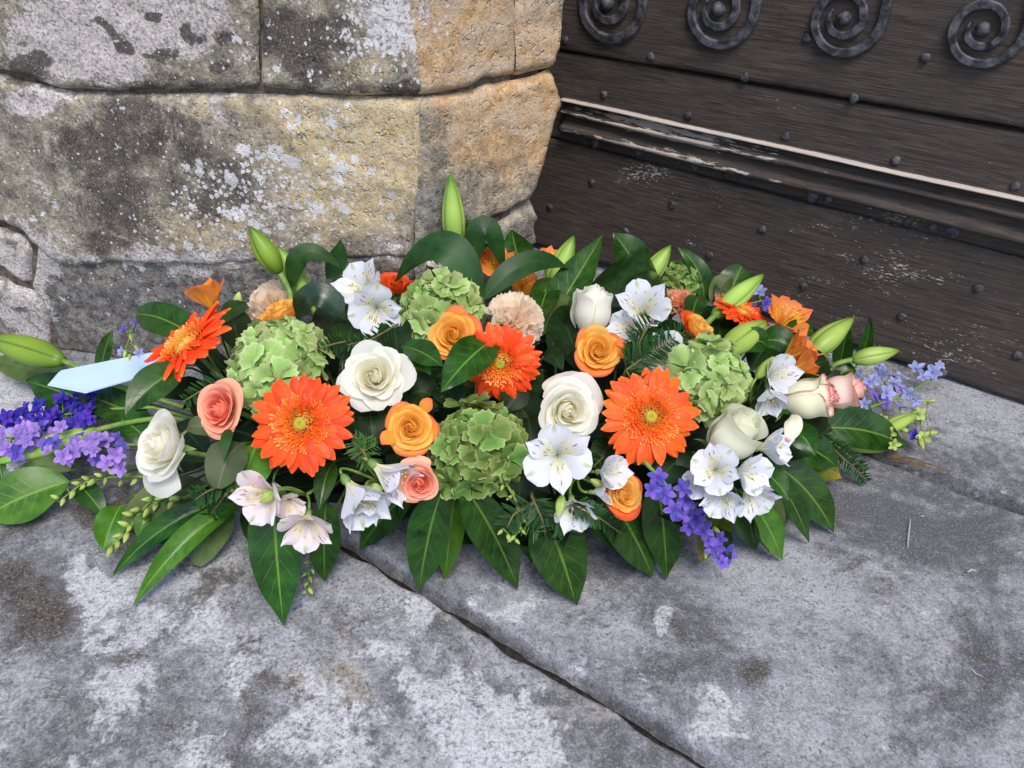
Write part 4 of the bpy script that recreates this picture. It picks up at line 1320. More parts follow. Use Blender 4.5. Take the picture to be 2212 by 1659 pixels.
# ================================================================ lily buds
def bud_mesh(a, b, r, mat, lobes=3, rnd=.5, bend=0.0, taper=1.0):
    a, b = np.asarray(a, float), np.asarray(b, float)
    ax = norm(b - a); L = np.linalg.norm(b - a)
    u = norm(np.cross(ax, [.3, .2, .9])); v = np.cross(ax, u)
    n, k = 18, 36
    V, A, F = [], [], []
    for i in range(n):
        f = i / (n - 1)
        rad = r * (np.sin(math.pi * (f * .93 + .05) ** (.80 * taper)) ** .82) * (1 - .10 * f)
        if i == n - 1: rad = r * .03
        for j in range(k):
            th = 2 * math.pi * j / k
            c3 = math.cos(lobes * th)
            rr = rad * (1 + .06 * c3 - .10 * max(0, math.cos(lobes * th + math.pi)) ** 10)
            V.append(a + ax * (L * f) + (u * math.cos(th + rnd * 6) + v * math.sin(th + rnd * 6)) * rr + u * bend * math.sin(f * math.pi) * L)
            A.append((.5 + .5 * max(0, math.cos(lobes * th + math.pi)) ** 10, f, rnd, 0))
    for i in range(n - 1):
        for j in range(k):
            q, w = i * k + j, i * k + (j + 1) % k
            F.append((q, w, w + k, q + k))
    F.append(tuple(range(k - 1, -1, -1))); F.append(tuple((n - 1) * k + j for j in range(k)))
    acc = Acc(); acc.add(np.array(V), F, np.array(A))
    return acc.mesh("bud", mat)

def lily_bud(b, t, wpx, wb, wt, label, mat='bud', stem=None, seed=0, group=None):
    """b, t: pixels of base and tip; wb, wt: their places; stem: pixel the stalk runs to"""
    pa, pb = pos(*b, wb), pos(*t, wt)
    root = thing("lily_bud", label, "lily bud", pa, None, group)
    r = px2m(wpx, (pa + pb) / 2) / 2
    rs = random.Random(seed)
    ob("bud", bud_mesh(pa - pa, pb - pa, r, MP[mat], 3, rs.random()), root)
    ax = norm(pb - pa)
    if stem:
        q = pos(stem[0], stem[1], stem[2])
        P = np.r_[bez(pa + ax * .002, pa - ax * .03, q, 8), bez(q, q + (q - pa) * .5, anchor(q), 8)[1:]] - pa
    else:
        P = bez(pa + ax * .002, pa - ax * .06, anchor(pa), 12) - pa
    V, F, A = tube(P, np.linspace(.0042, .0034, len(P)), 7); acc = Acc(); acc.add(V, F, A)
    ob("stem", acc.mesh("stem", M_STEM), root)
    return root

# ================================================================ delphiniums
def delph_meshes(mat, seed):
    rs = random.Random(seed); L = []
    for k in range(5):
        nu, nv = 7, 7
        a = np.linspace(-1, 1, nu)[:, None]; b = np.linspace(0, 1, nv)[None, :]
        wb = .35 * np.sin(math.pi * np.clip(b * .93 + .04, 0, 1)) ** .75 * rs.uniform(.85, 1.15)
        ph = k * 2 * math.pi / 5 + rs.uniform(-.2, .2)
        r = .04 + b * rs.uniform(.9, 1.05) + 0 * a; y = a * wb
        z = .40 * b + rs.uniform(-.45, .15) * b ** 2 + .30 * a ** 2 * wb + .09 * np.sin(a * 4 + ph) * b
        V = np.stack([r * math.cos(ph) - y * math.sin(ph), r * math.sin(ph) + y * math.cos(ph), z], -1).reshape(-1, 3)
        A = np.stack(np.broadcast_arrays(a * .5 + .5, b, a * 0 + rs.random(), a * 0), -1).reshape(-1, 4)
        acc = Acc(); acc.add(V, grid_faces(nu, nv), A); L.append(acc.mesh("petal", MP[mat]))
    c = Acc()
    for k in range(5):     # the little 'bee' in the middle and the spur behind
        ph = k * 1.26
        V, F, A = tube(np.array([(0, 0, .05), (.1 * math.cos(ph), .1 * math.sin(ph), .2), (.17 * math.cos(ph), .17 * math.sin(ph), .26)]), (.04, .06, .015), 5); c.add(V, F, A)
    V, F, A = tube(np.array([(0, 0, .05), (.05, 0, -.25), (.2, 0, -.55)]), (.09, .06, .015), 5); c.add(V, F, A)
    return L, c.mesh("floret", MP[mat])
DEL = {}
def delphinium(label, path, florets, buds=(), mat='delph', w='z0.05', seed=0, stem_r=.0022, tail=True, budmat='gbud'):
    """path: pixels along the stem from its root to the tip with heights; florets: (px, py, rpx[, dz, mat])"""
    rs = random.Random(seed)
    P = np.array([pos(a, b, h) for (a, b, h) in path])
    root = thing("delphinium", label, "delphinium", P[-1] * [1, 1, 0] + [0, 0, P[-1][2]])
    o = np.array(root.location)
    tt = np.linspace(0, 1, 20); ks = np.linspace(0, 1, len(P))
    S = np.stack([np.interp(tt, ks, P[:, k]) for k in range(3)], 1)
    for _ in range(3): S[1:-1] = (S[:-2] + S[1:-1] * 2 + S[2:]) / 4
    full = S if not tail else np.r_[bez(anchor(S[0]), (anchor(S[0]) + S[0]) / 2, S[0], 6)[:-1], S]
    V, F, A = tube(full - o, np.linspace(stem_r * 1.2, stem_r * .6, len(full)), 6); acc = Acc(); acc.add(V, F, A)
    ob("stem", acc.mesh("stem", M_STEM), root)
    for f in florets:
        dz = f[3] if len(f) > 3 else .012
        mt = f[4] if len(f) > 4 else mat
        i = int(np.argmin([(project(q)[0] - f[0]) ** 2 + (project(q)[1] - f[1]) ** 2 for q in S]))
        p = on_z(f[0], f[1], max(S[i][2] + dz, .012))
        d = norm(norm(p - S[i]) * .5 + face(rs.uniform(-.5, .5), rs.uniform(-.2, .8), .9))
        s = px2m(f[2], p)
        key = (mt, rs.randrange(3))
        if key not in DEL: DEL[key] = delph_meshes(mt, hash(mt) % 97 + key[1] if False else len(DEL) + 3)
        pet, cen = DEL[key]
        fl = ob("floret", cen, root, Matrix.Translation(Vector(p - o)) @ frame(d, rs.uniform(0, 6)).to_4x4() @ Matrix.Scale(s, 4))
        for m in pet: ob("petal", m, fl)
        V, F, A = tube(bez(p - o - d * s * .1, (p + S[i]) / 2 - o - np.array([0, 0, .004]), S[i] - o, 5), .0009, 4); acc = Acc(); acc.add(V, F, A)
        ob("pedicel", acc.mesh("pedicel", M_STEM), root)
    for (bx, by, ang, ln) in buds:
        i = int(np.argmin([(project(q)[0] - bx) ** 2 + (project(q)[1] - by) ** 2 for q in S]))
        p = on_z(bx, by, max(S[i][2] + rs.uniform(-.004, .012), .008))
        dd = face(math.cos(math.radians(ang)), math.sin(math.radians(ang)), rs.uniform(-.1, .4))
        L = px2m(ln, p)
        ob("bud", bud_mesh(p - dd * L * .5 - o, p + dd * L * .5 - o, L * .26, MP[budmat], 3, rs.random()), root)
        V, F, A = tube(bez(p - dd * L * .45 - o, (p + S[i]) / 2 - o, S[i] - o, 4), .0008, 4); acc = Acc(); acc.add(V, F, A)
        ob("pedicel", acc.mesh("pedicel", M_STEM), root)
    return root

# ================================================================ leaves
PROF = {
 'laurel': lambda b: np.sin(math.pi * np.clip(b, 0, 1) ** .92) ** .78 * (1 - .35 * smooth(.80, 1, b)),
 'blunt': lambda b: np.sin(math.pi * np.clip(b * .97 + .015, 0, 1) ** 1.1) ** .6,
 'lance': lambda b: np.sin(math.pi * np.clip(b, 0, 1) ** .8) ** .95,
 'strap': lambda b: smooth(0, .18, b) * (1 - smooth(.82, 1, b) * .98),
}
def leaf_obj(parent, o, B, C, T, w, n0, mat, prof='laurel', fold=.22, wave=.04, twist=0.0, curl=0.0, rnd=.5, nb=18, na=9):
    P = bez(B, C, T, nb)
    Tn = np.gradient(P, axis=0); Tn /= np.linalg.norm(Tn, axis=1)[:, None] + 1e-9
    b = np.linspace(0, 1, nb)
    hw = PROF[prof](b) * w / 2 + .0006
    a = np.linspace(-1, 1, na)
    V = np.zeros((na, nb, 3))
    for j in range(nb):
        nn = norm(n0 - Tn[j] * (n0 @ Tn[j]))
        sd = np.cross(Tn[j], nn)
        tw = twist * (b[j] - .4)
        sd, nn = sd * math.cos(tw) + nn * math.sin(tw), nn * math.cos(tw) - sd * math.sin(tw)
        h = fold * np.abs(a) ** 1.4 * hw[j] - curl * a ** 2 * hw[j] + wave * w * np.sin(b[j] * 11 + rnd * 9 + np.sign(a) * 1.3) * np.abs(a) ** 1.5
        V[:, j] = P[j] + np.outer(a * hw[j], sd) + np.outer(h, nn) - nn * .0006 * (np.abs(a) < .1)[:, None]
    V[..., 2] = np.maximum(V[..., 2], .0035)
    A = np.stack(np.broadcast_arrays(a[:, None] * .5 + .5, b[None], np.full((1, 1), rnd), np.zeros((1, 1))), -1).reshape(-1, 4)
    acc = Acc(); acc.add(V.reshape(-1, 3) - o, grid_faces(na, nb), A)
    return ob("leaf", acc.mesh("leaf", mat), parent)

def sprig(label, leaves, name="laurel_sprig", cat="leaf", stem_mat=None, seed=0, group=None):
    """leaves: dicts b, t (pixels), w (px), bo, to (places), k material, and shape options"""
    rs = random.Random(seed + 900)
    pts = []
    for L in leaves:
        B, T = pos(*L['b'], L.get('bo', -.03)), pos(*L['t'], L.get('to', 'z0.006'))
        pts.append((B, T))
    c = np.mean([B for B, T in pts], axis=0)
    root = thing(name, label, cat, c, None, group)
    for (B, T), L in zip(pts, leaves):
        mid = (B + T) / 2
        C = mid + np.array([0, 0, 1.0]) * L.get('arch', .02) + (C_R * L.get('sx', 0) + C_U * L.get('sy', 0))
        w = px2m(L['w'], mid)
        n0 = norm(norm(EYE - mid) * L.get('cf', .7) + np.array([0, -.15, .55]) + C_R * L.get('nx', 0))
        leaf_obj(root, c, B, C, T, w, n0, ML[L.get('k', 'laurel')], L.get('p', 'laurel'), L.get('fold', .22), L.get('wave', rs.uniform(.02, .07)), L.get('tw', rs.uniform(-.45, .45)), L.get('curl', 0), rs.random())
        # petiole back to the foam
        A0 = anchor(c)
        P = bez(B, B + norm(B - C) * .03, A0, 8) - c
        P[:, 2] = np.maximum(P[:, 2] + c[2], .006) - c[2]
        V, F, A = tube(P, .0015, 5); acc = Acc(); acc.add(V, F, A)
        ob("stem", acc.mesh("stem", stem_mat or M_DSTEM), root)
    return root

def fir(label, path, npx=24, side=(), seed=0, w=0.0, dens=26, mat=None, group=None, name="fir_sprig", thin=.0011, spread=1.0):
    """path: (px, py, place) of the twig; side: further paths"""
    rs = random.Random(seed + 50)
    p0 = pos(*path[0])
    root = thing(name, label, "fir sprig" if name == "fir_sprig" else "greenery", p0, None, group)
    tw, nd = Acc(), Acc()
    for pi, pa in enumerate([path] + list(side)):
        P = np.array([pos(*q) for q in pa])
        tt = np.linspace(0, 1, 14); ks = np.linspace(0, 1, len(P))
        S = np.stack([np.interp(tt, ks, P[:, k]) for k in range(3)], 1)
        S[1:-1] = (S[:-2] + 2 * S[1:-1] + S[2:]) / 4
        S[:, 2] = np.maximum(S[:, 2], .006)
        V, F, A = tube(S - p0, np.linspace(.0016, .0008, len(S)), 5); tw.add(V, F, A)
        Ln = np.linalg.norm(np.diff(S, axis=0), axis=1).sum()
        m = max(8, int(dens * Ln / .1))
        for k in range(m):
            f = (k + rs.random()) / m
            i = min(int(f * 13), 12); q = S[i] + (S[i + 1] - S[i]) * (f * 13 - i)
            T = norm(S[i + 1] - S[i]); nn = norm(EYE - q); nn = norm(nn - T * (nn @ T)); sd = np.cross(T, nn)
            for sg in (-1, 1):
                l = px2m(npx, q) * rs.uniform(.75, 1.1) * (1 - .45 * f ** 4)
                dr = norm(sd * sg * spread + T * rs.uniform(.35, .75) + nn * rs.uniform(-.25, .55))
                bw = np.cross(dr, nn); bw = norm(bw) * thin * 1.25 * rs.uniform(.8, 1.1)
                tip = q + dr * l + nn * rs.uniform(-.1, .15) * l
                mid = q + dr * l * .5 + nn * .04 * l
                Vv = np.array([q - bw * .4, q + bw * .4, mid + bw, mid - bw, tip + bw * .25, tip - bw * .25])
                Vv[:, 2] = np.maximum(Vv[:, 2], .003)
                nd.add(Vv - p0, [(0, 1, 2, 3), (3, 2, 4, 5)], [(.5, 0, .5, 0)] * 2 + [(.5, .5, .5, 0)] * 2 + [(.5, 1, .5, 0)] * 2)
    # back to the foam
    A0 = anchor(p0)
    V, F, A = tube(bez(p0, (p0 + A0) / 2, A0, 7) - p0, .0018, 5); tw.add(V, F, A)
    ob("twig", tw.mesh("twig", M_TWIG), root)
    n = ob("needles", nd.mesh("needles", mat or M_NEEDLE), root); n['kind'] = 'stuff'
    return root

#@PLACE@
# ================================================================ flower heads (pixels are of the 2212 x 1659 picture)
gerbera(650, 915, 118, (-.05, .12, 1), .035, "large orange gerbera between the coral rose and the big open white rose", 1, n1=25, mat='gerbera_mid')
gerbera(1405, 900, 113, (.08, .10, 1), .035, "bright orange gerbera with yellow-green eye beside the green-white rosebud", 2)
gerbera(1080, 784, 94, (-.05, -.35, 1), .015, "orange gerbera tipped forward below the peach carnation", 3, lift=-.02, mat='gerbera_mid', n1=27)
gerbera(404, 746, 122, (-.50, .62, .60), .02, "orange gerbera facing up and aside, lying over the pale blue card", 4, lift=.05, mat='gerbera_mid', n1=22)
gerbera(1602, 676, 68, (.35, .75, .55), .015, "small deep orange-red gerbera at the back near the door", 5, mat='gerbera_red', lift=.1)

rose(806, 812, 79, (0, .15, 1), .03, 1.0, 'white', "large fully open white rose with pointed outer petals", 34, 11, pointed=1.0)
R_CREAM = rose(1230, 888, 72, (.22, -.12, 1), .03, .9, 'white', "open creamy white rose above the speckled white alstroemeria", 34, 12, pointed=.2)
rose(342, 962, 76, (-.55, .25, .75), .03, .55, 'white', "floppy white rose with loose hanging petals beside the violet delphinium", 26, 13, droop=(.6, .3))
rose(1278, 682, 36, (.10, 1, .35), .02, .2, 'white', "closed white rosebud standing upright in front of the dark strap leaf", 12, 14)
rose(1578, 945, 48, (.45, .62, .6), .03, .25, 'cream', "half-closed greenish white rosebud over the cluster of white alstroemerias", 13, 15)
R_BLUSH = rose(1738, 862, 42, (.85, .12, .5), .015, .3, 'blush', "cream rosebud with pink petal edges and a drooping outer petal", 13, 16)
rose(1808, 846, 36, (.9, .15, .45), -.005, .3, 'peach', "peach pink rosebud beside the pale blue delphinium", 12, 17)
rose(962, 560, 34, (0, .8, .6), -.05, .7, 'white', "white rose almost hidden behind the arching ruscus leaf", 16, 18)

rose(978, 722, 58, (0, .05, 1), .045, .85, 'amber', "amber rose with red guard petals in front of a green hydrangea", 32, 21, guard='amber_out', pointed=.6)
R_AMB = rose(1293, 754, 56, (.05, .12, 1), .03, .85, 'amber', "amber rose below the upright white rosebud", 32, 22, guard='amber_out', pointed=.5)
R_CURL = rose(886, 925, 56, (.05, .0, 1), .035, .85, 'amber', "amber rose with two curled petals under the big open white rose", 32, 23, guard='amber_out', nguard=3, pointed=.2)
rose(1350, 1066, 48, (.35, .12, .9), .02, .85, 'amber', "amber rose low down beside the violet delphinium", 30, 24, guard='flame', nguard=4)
rose(602, 672, 58, (-.35, .80, .5), .005, .75, 'amber', "amber rose seen from the side with a red outer petal, behind a hydrangea", 30, 25, guard='amber_out', nguard=3)
rose(1512, 706, 48, (.55, .62, .55), .025, .75, 'amber', "orange rose turned sideways between carnation and lily bud", 28, 26, guard='flame', nguard=6)
rose(858, 612, 36, (.2, .7, .6), -.03, .5, 'flame', "orange-red rose half hidden behind white alstroemeria", 16, 27)
rose(468, 885, 64, (-.38, .10, .9), .02, .8, 'coral', "coral pink rose with pale outer petals beside the hydrangea", 30, 28, guard='coral_out', nguard=5)
R_CORAL = rose(905, 1046, 44, (.02, -.28, .95), .03, .75, 'coral', "small coral rose facing forward below an amber rose", 30, 29, guard='coral_out', nguard=5)

hydrangea(598, 785, 118, (-.05, .45, .9), .0, "big pale green hydrangea head next to the tilted gerbera", 31, stretch=(.95, .92, .7), n=38, psz=.385)
hydrangea(952, 668, 98, (-.05, .45, .9), -.01, "green hydrangea head behind the amber rose", 32, stretch=(.98, .82, .7), n=35, psz=.40)
hydrangea(1022, 968, 112, (.05, .15, 1), .0, "deep green hydrangea head with browned petal edges low in the middle", 33, 'hyd_dark', stretch=(.95, 1.0, .7), n=38, psz=.385)
hydrangea(1530, 818, 104, (.2, .35, .9), .01, "pale green hydrangea head beside the bright orange gerbera", 34, stretch=(.78, 1.05, .7), n=35, psz=.40)
hydrangea(1470, 602, 46, (.1, .6, .7), -.06, "small green hydrangea head at the back against the door", 35, 'hyd_dark', stretch=(.95, .9, .7), n=24, psz=.44)

carnation(1114, 688, 70, (.15, .35, .9), .01, "ruffled peach carnation above the forward-tipped gerbera", 41)
carnation(1474, 652, 44, (.35, .55, .7), -.03, "small orange peach carnation in front of the back hydrangea", 42, 'carn_o', 28)
carnation(584, 650, 66, (-.4, .75, .5), -.035, "peach carnation partly covered by an amber rose and lily stalks", 43)

# ---------------------------------------------------------------- alstroemerias
alstroemeria("pair of white alstroemerias with fine streaks against the stone wall", [(786, 622, 62, (-.35, .35, .85), .95, .4), (812, 668, 66, (.05, -.25, .95), .95, 1.3, .02)], .0, seed=1)
alstroemeria("white alstroemerias half covered by a dark fir tip", [(1390, 672, 66, (-.1, .35, .9), .95, 2.0), (1362, 712, 46, (-.6, .1, .7), .6, .6), (1432, 770, 58, (.15, .1, .95), .95, 1.1, .005)], .0, seed=2)
alstroemeria("large open white alstroemeria with crimson dashes under the creamy rose, smaller blooms beside it",
             [(1205, 985, 78, (-.05, -.05, 1), 1.05, 1.75, .05), (1306, 1020, 50, (.45, .05, .7), .55, .5, .03), (1238, 1092, 60, (.10, -.55, .8), .75, 1.0, .02), (1292, 1062, 38, (.8, .1, .4), .6, 2.0, .02)], .04, seed=3,
             buds=((1215, 1070, 1205, 1120, 22, .04), (1300, 1050, 1275, 1035, 18, .03)))
alstroemeria("blush white alstroemerias hanging below the large gerbera over the laurel leaf",
             [(578, 1068, 72, (-.35, -.15, .85), .95, 2.4, .045), (664, 1128, 66, (.10, -.6, .75), .95, .4, .03), (625, 1085, 40, (.3, -.4, .8), .9, 1.4, .03)], .04, 'alst_pink', seed=4,
             buds=((592, 1062, 560, 1085, 26, .06),))
alstroemeria("white trumpet-shaped alstroemerias seen from the side between gerbera and coral rose",
             [(764, 1062, 78, (.55, -.62, .45), .55, .3, .03), (830, 1020, 74, (.75, -.45, .40), .55, 1.2, .035), (790, 1085, 46, (.1, -.8, .45), .55, 2.2, .02)], .03, seed=5,
             buds=((800, 1052, 828, 1058, 22, .03),))
alstroemeria("dense cluster of white alstroemerias under the greenish white rosebud",
             [(1545, 1014, 63, (-.25, .15, .9), .9, 1.0, .05), (1606, 1020, 62, (.45, -.05, .8), .72, 2.2, .05), (1560, 1068, 56, (-.2, -.55, .75), .8, .2, .04), (1620, 1066, 58, (.25, -.6, .7), .85, 1.5, .04), (1655, 968, 52, (.7, .1, .55), .6, .9, .04), (1515, 1040, 40, (-.6, -.1, .7), .7, .9, .03)], .04, seed=6)
alstroemeria("white alstroemeria with a green bud beside the orange ones", [(1668, 812, 58, (.35, .05, .8), .75, .9), (1662, 850, 46, (.05, -.75, .5), .6, 2.1)], .015, seed=7, buds=((1635, 815, 1672, 770, 26, .03),))
alstroemeria("orange alstroemeria with yellow streaked throat between arching leaves at the back", [(1076, 580, 46, (0, .45, .8), .9, 1.6), (1050, 570, 36, (-.5, .6, .5), .6, .5, -.05), (1128, 622, 40, (.2, .1, .8), .6, .9, -.035)], -.04, 'alst_o', seed=8)
alstroemeria("open orange alstroemeria with yellow throat near the small deep orange gerbera", [(1688, 698, 60, (.30, .55, .75), .85, .6)], -.005, 'alst_o', seed=9)
alstroemeria("orange alstroemerias pointing sideways above the pink-edged rosebud", [(1708, 768, 56, (.72, .55, .4), .5, 1.1), (1722, 795, 44, (.8, .3, .4), .5, 2.0)], -.0, 'alst_o', seed=10)
alstroemeria("orange alstroemeria seen from the side above the tilted gerbera", [(455, 655, 54, (-.25, .95, .25), .65, .9)], -.01, 'alst_o', seed=11, buds=((512, 660, 517, 630, 20, -.01),))
alstroemeria("orange alstroemeria tip showing beside the stone edge", [(1183, 566, 30, (.2, .7, .6), .7, .4)], -.06, 'alst_o', seed=12)

# ---------------------------------------------------------------- lily buds
lily_bud((984, 543), (973, 374), 52, -.03, -.03, "tall upright green lily bud against the stone corner", stem=(988, 590, -.03), seed=1)
lily_bud((603, 588), (538, 488), 52, .0, .0, "darker green lily bud leaning aside on its stalk over the carnation", 'bud_d', stem=(628, 645, .01), seed=2)
lily_bud((668, 650), (598, 530), 46, -.03, -.03, "pale green lily bud just behind the leaning one", seed=3)
lily_bud((1190, 625), (1240, 509), 52, -.045, -.05, "pale lily bud beside long upright laurel leaves", seed=4)
lily_bud((1388, 618), (1449, 530), 46, -.05, -.055, "lily bud pointing up between strap leaf and back hydrangea", seed=5)
lily_bud((1543, 682), (1650, 592), 48, -.015, -.02, "long green lily bud above the small deep orange gerbera", seed=6)
lily_bud((1560, 764), (1656, 694), 60, .03, .035, "plump lily bud lying across the pale green hydrangea", seed=7)
lily_bud((1742, 770), (1845, 686), 56, 'z0.13', 'z0.165', "plump lily bud in front of the door beyond the orange alstroemerias", seed=8)
lily_bud((1840, 777), (1943, 757), 40, 'z0.10', 'z0.115', "slim lily bud on a curved stalk nearest the delphinium by the door", 'bud', stem=(1796, 796, 'z0.085'), seed=9)
lily_bud((1803, 938), (1912, 975), 44, 'z0.035', 'z0.025', "lily bud resting low on a dark laurel leaf", seed=10)
lily_bud((136, 780), (-30, 730), 64, 'z0.125', 'z0.12', "large striped lily bud reaching past the pale blue card", 'bud_d', stem=(186, 808, 'z0.115'), seed=11)
lily_bud((208, 930), (-20, 1004), 44, 'z0.07', 'z0.05', "long lily bud lying under the lilac delphinium florets", stem=(330, 905, 'z0.085'), seed=12)
lily_bud((1900, 935), (1985, 892), 34, 'z0.035', 'z0.04', "small lily bud among the wilted blue delphinium", seed=13)

# ---------------------------------------------------------------- delphiniums
rD = random.Random(3)
def scatter(path, n, sx, sy, r0, r1, mats=None, dz=.01):
    L = []
    for k in range(n):
        f = (k + .5) / n * (len(path) - 1); i = min(int(f), len(path) - 2); q = f - i
        x = path[i][0] + (path[i + 1][0] - path[i][0]) * q + rD.uniform(-sx, sx)
        y = path[i][1] + (path[i + 1][1] - path[i][1]) * q + rD.uniform(-sy, sy)
        L.append((x, y, rD.uniform(r0, r1), rD.uniform(0, dz * 2), rD.choice(mats)) if mats else (x, y, rD.uniform(r0, r1), rD.uniform(0, dz * 2)))
    return L
delphinium("deep blue delphinium spike lying beneath the pale blue card", [(330, 880, 'z0.09'), (200, 885, 'z0.07'), (90, 905, 'z0.05'), (-30, 930, 'z0.04')],
           scatter([(205, 880), (120, 895), (0, 925)], 44, 18, 32, 12, 20), mat='delph_d', seed=1)
delphinium("lilac violet delphinium spike beside the floppy white rose", [(300, 960, 'z0.08'), (200, 965, 'z0.06'), (90, 955, 'z0.05'), (-30, 940, 'z0.045')],
           scatter([(255, 985), (190, 965), (100, 950), (0, 945)], 46, 16, 38, 13, 22, ('delph_l', 'delph', 'delph_l'), .022), mat='delph_l', seed=2)
delphinium("violet blue delphinium spray hanging over the slab below the bright gerbera", [(1395, 1000, .03), (1450, 1060, .03), (1510, 1120, 'z0.105'), (1575, 1200, 'z0.055')],
           [(1422, 1030, 22), (1436, 1066, 24), (1408, 1058, 20), (1474, 1056, 22), (1455, 1100, 24), (1482, 1082, 24), (1502, 1118, 25), (1528, 1104, 22), (1520, 1146, 24), (1488, 1140, 20), (1470, 1112, 20), (1540, 1185, 20), (1570, 1196, 24), (1556, 1164, 16), (1530, 1168, 16), (1560, 1215, 16)], mat='delph', seed=3,
           buds=((1548, 1145, -40, 22), (1525, 1195, -100, 24)))
delphinium("pale blue delphinium spray lying by the foot of the door", [(1800, 905, 'z0.06'), (1880, 880, 'z0.06'), (1960, 850, 'z0.04'), (2020, 815, 'z0.03')],
           [(1880, 825, 18), (1902, 808, 20), (1932, 830, 19), (1860, 838, 16, .01, 'delph'), (1915, 848, 20), (1890, 858, 17, .0, 'delph'), (1946, 814, 16), (1980, 798, 19), (2016, 804, 20), (1962, 850, 16), (1900, 790, 14), (1868, 872, 15), (1978, 866, 14), (1922, 815, 15, .0, 'delph'), (1910, 870, 15, .0, 'delph'), (1945, 842, 14, .01, 'delph_l'), (1995, 815, 13), (2030, 790, 12), (1853, 812, 13)], mat='delph_s', seed=4)
delphinium("wilted green delphinium florets with blue specks on the slab near the door", [(1715, 908, 'z0.05'), (1820, 908, 'z0.04'), (1920, 925, 'z0.03'), (2000, 905, 'z0.02')],
           [(1838, 902, 15, .0, 'delph_d'), (1945, 880, 18, .01, 'delph_s'), (1985, 895, 16), (1905, 910, 16), (1920, 935, 16), (1995, 945, 16), (1930, 960, 14), (2005, 870, 14), (1975, 940, 14, .0, 'delph_d')], mat='gbud', seed=5,
           buds=((1880, 905, 20, 22), (1955, 930, -30, 24), (1990, 960, -70, 24), (1940, 905, 30, 24), (2015, 935, 10, 22), (1900, 935, -20, 20)))
delphinium("thin drooping delphinium tip with blue buds against the stone wall", [(420, 720, -.02), (345, 690, -.02), (292, 690, -.02), (278, 735, -.02), (268, 770, -.02)],
           [(268, 712, 12, .0), (292, 700, 12, .0), (262, 760, 11, .0, 'delph_s'), (300, 762, 11, .0, 'delph_s')], mat='delph', seed=6, stem_r=.0016,
           buds=((283, 730, -80, 18), (270, 765, -100, 18), (295, 752, -60, 16), (280, 772, -90, 16)))
delphinium("few pale delphinium buds behind the long lily bud by the door", [(1560, 690, -.05), (1620, 655, -.05), (1670, 645, -.05)],
           [(1640, 630, 16, .0), (1655, 655, 16, .0, 'delph'), (1625, 665, 14, .0, 'delph')], mat='delph_s', seed=7, stem_r=.0014, buds=((1680, 655, 30, 18), (1700, 660, 10, 14)))
def budspray(label, path, seed, n, spread, ln=21):
    r_ = random.Random(seed); B = []
    for k in range(n):
        f = (k + .6) / n; i = min(int(f * (len(path) - 1)), len(path) - 2); q = f * (len(path) - 1) - i
        x = path[i][0] + (path[i + 1][0] - path[i][0]) * q; y = path[i][1] + (path[i + 1][1] - path[i][1]) * q
        dx, dy = path[-1][0] - path[0][0], path[-1][1] - path[0][1]
        an = math.degrees(math.atan2(-dy, dx)) + (40 if k % 2 else -40) + r_.uniform(-20, 20)
        B.append((x + math.cos(math.radians(an)) * spread * r_.uniform(.5, 1.1), y - math.sin(math.radians(an)) * spread * r_.uniform(.5, 1.1), an, ln * r_.uniform(.75, 1.15)))
    delphinium(label, path, [], B, seed=seed, stem_r=.0016)
budspray("green delphinium buds at the end of a thin stalk on a broad leaf", [(330, 1030, 'z0.06'), (240, 1030, 'z0.05'), (180, 1042, 'z0.04'), (125, 1085, 'z0.03')], 21, 15, 17)
budspray("curved spray of yellow-green delphinium buds below the floppy white rose", [(400, 1075, 'z0.06'), (335, 1072, 'z0.05'), (300, 1110, 'z0.035'), (275, 1150, 'z0.025'), (240, 1180, 'z0.015')], 22, 16, 22, 24)
budspray("knot of green buds on a hooked stalk below the deep green hydrangea", [(1085, 1030, .0), (1115, 1080, .0), (1128, 1130, .005), (1110, 1165, .005), (1085, 1140, .01)], 23, 13, 15, 18)
budspray("tiny green buds between the hanging laurel leaves", [(690, 1170, 'z0.03'), (672, 1215, 'z0.02'), (665, 1250, 'z0.012'), (668, 1280, 'z0.01')], 24, 9, 12, 16)

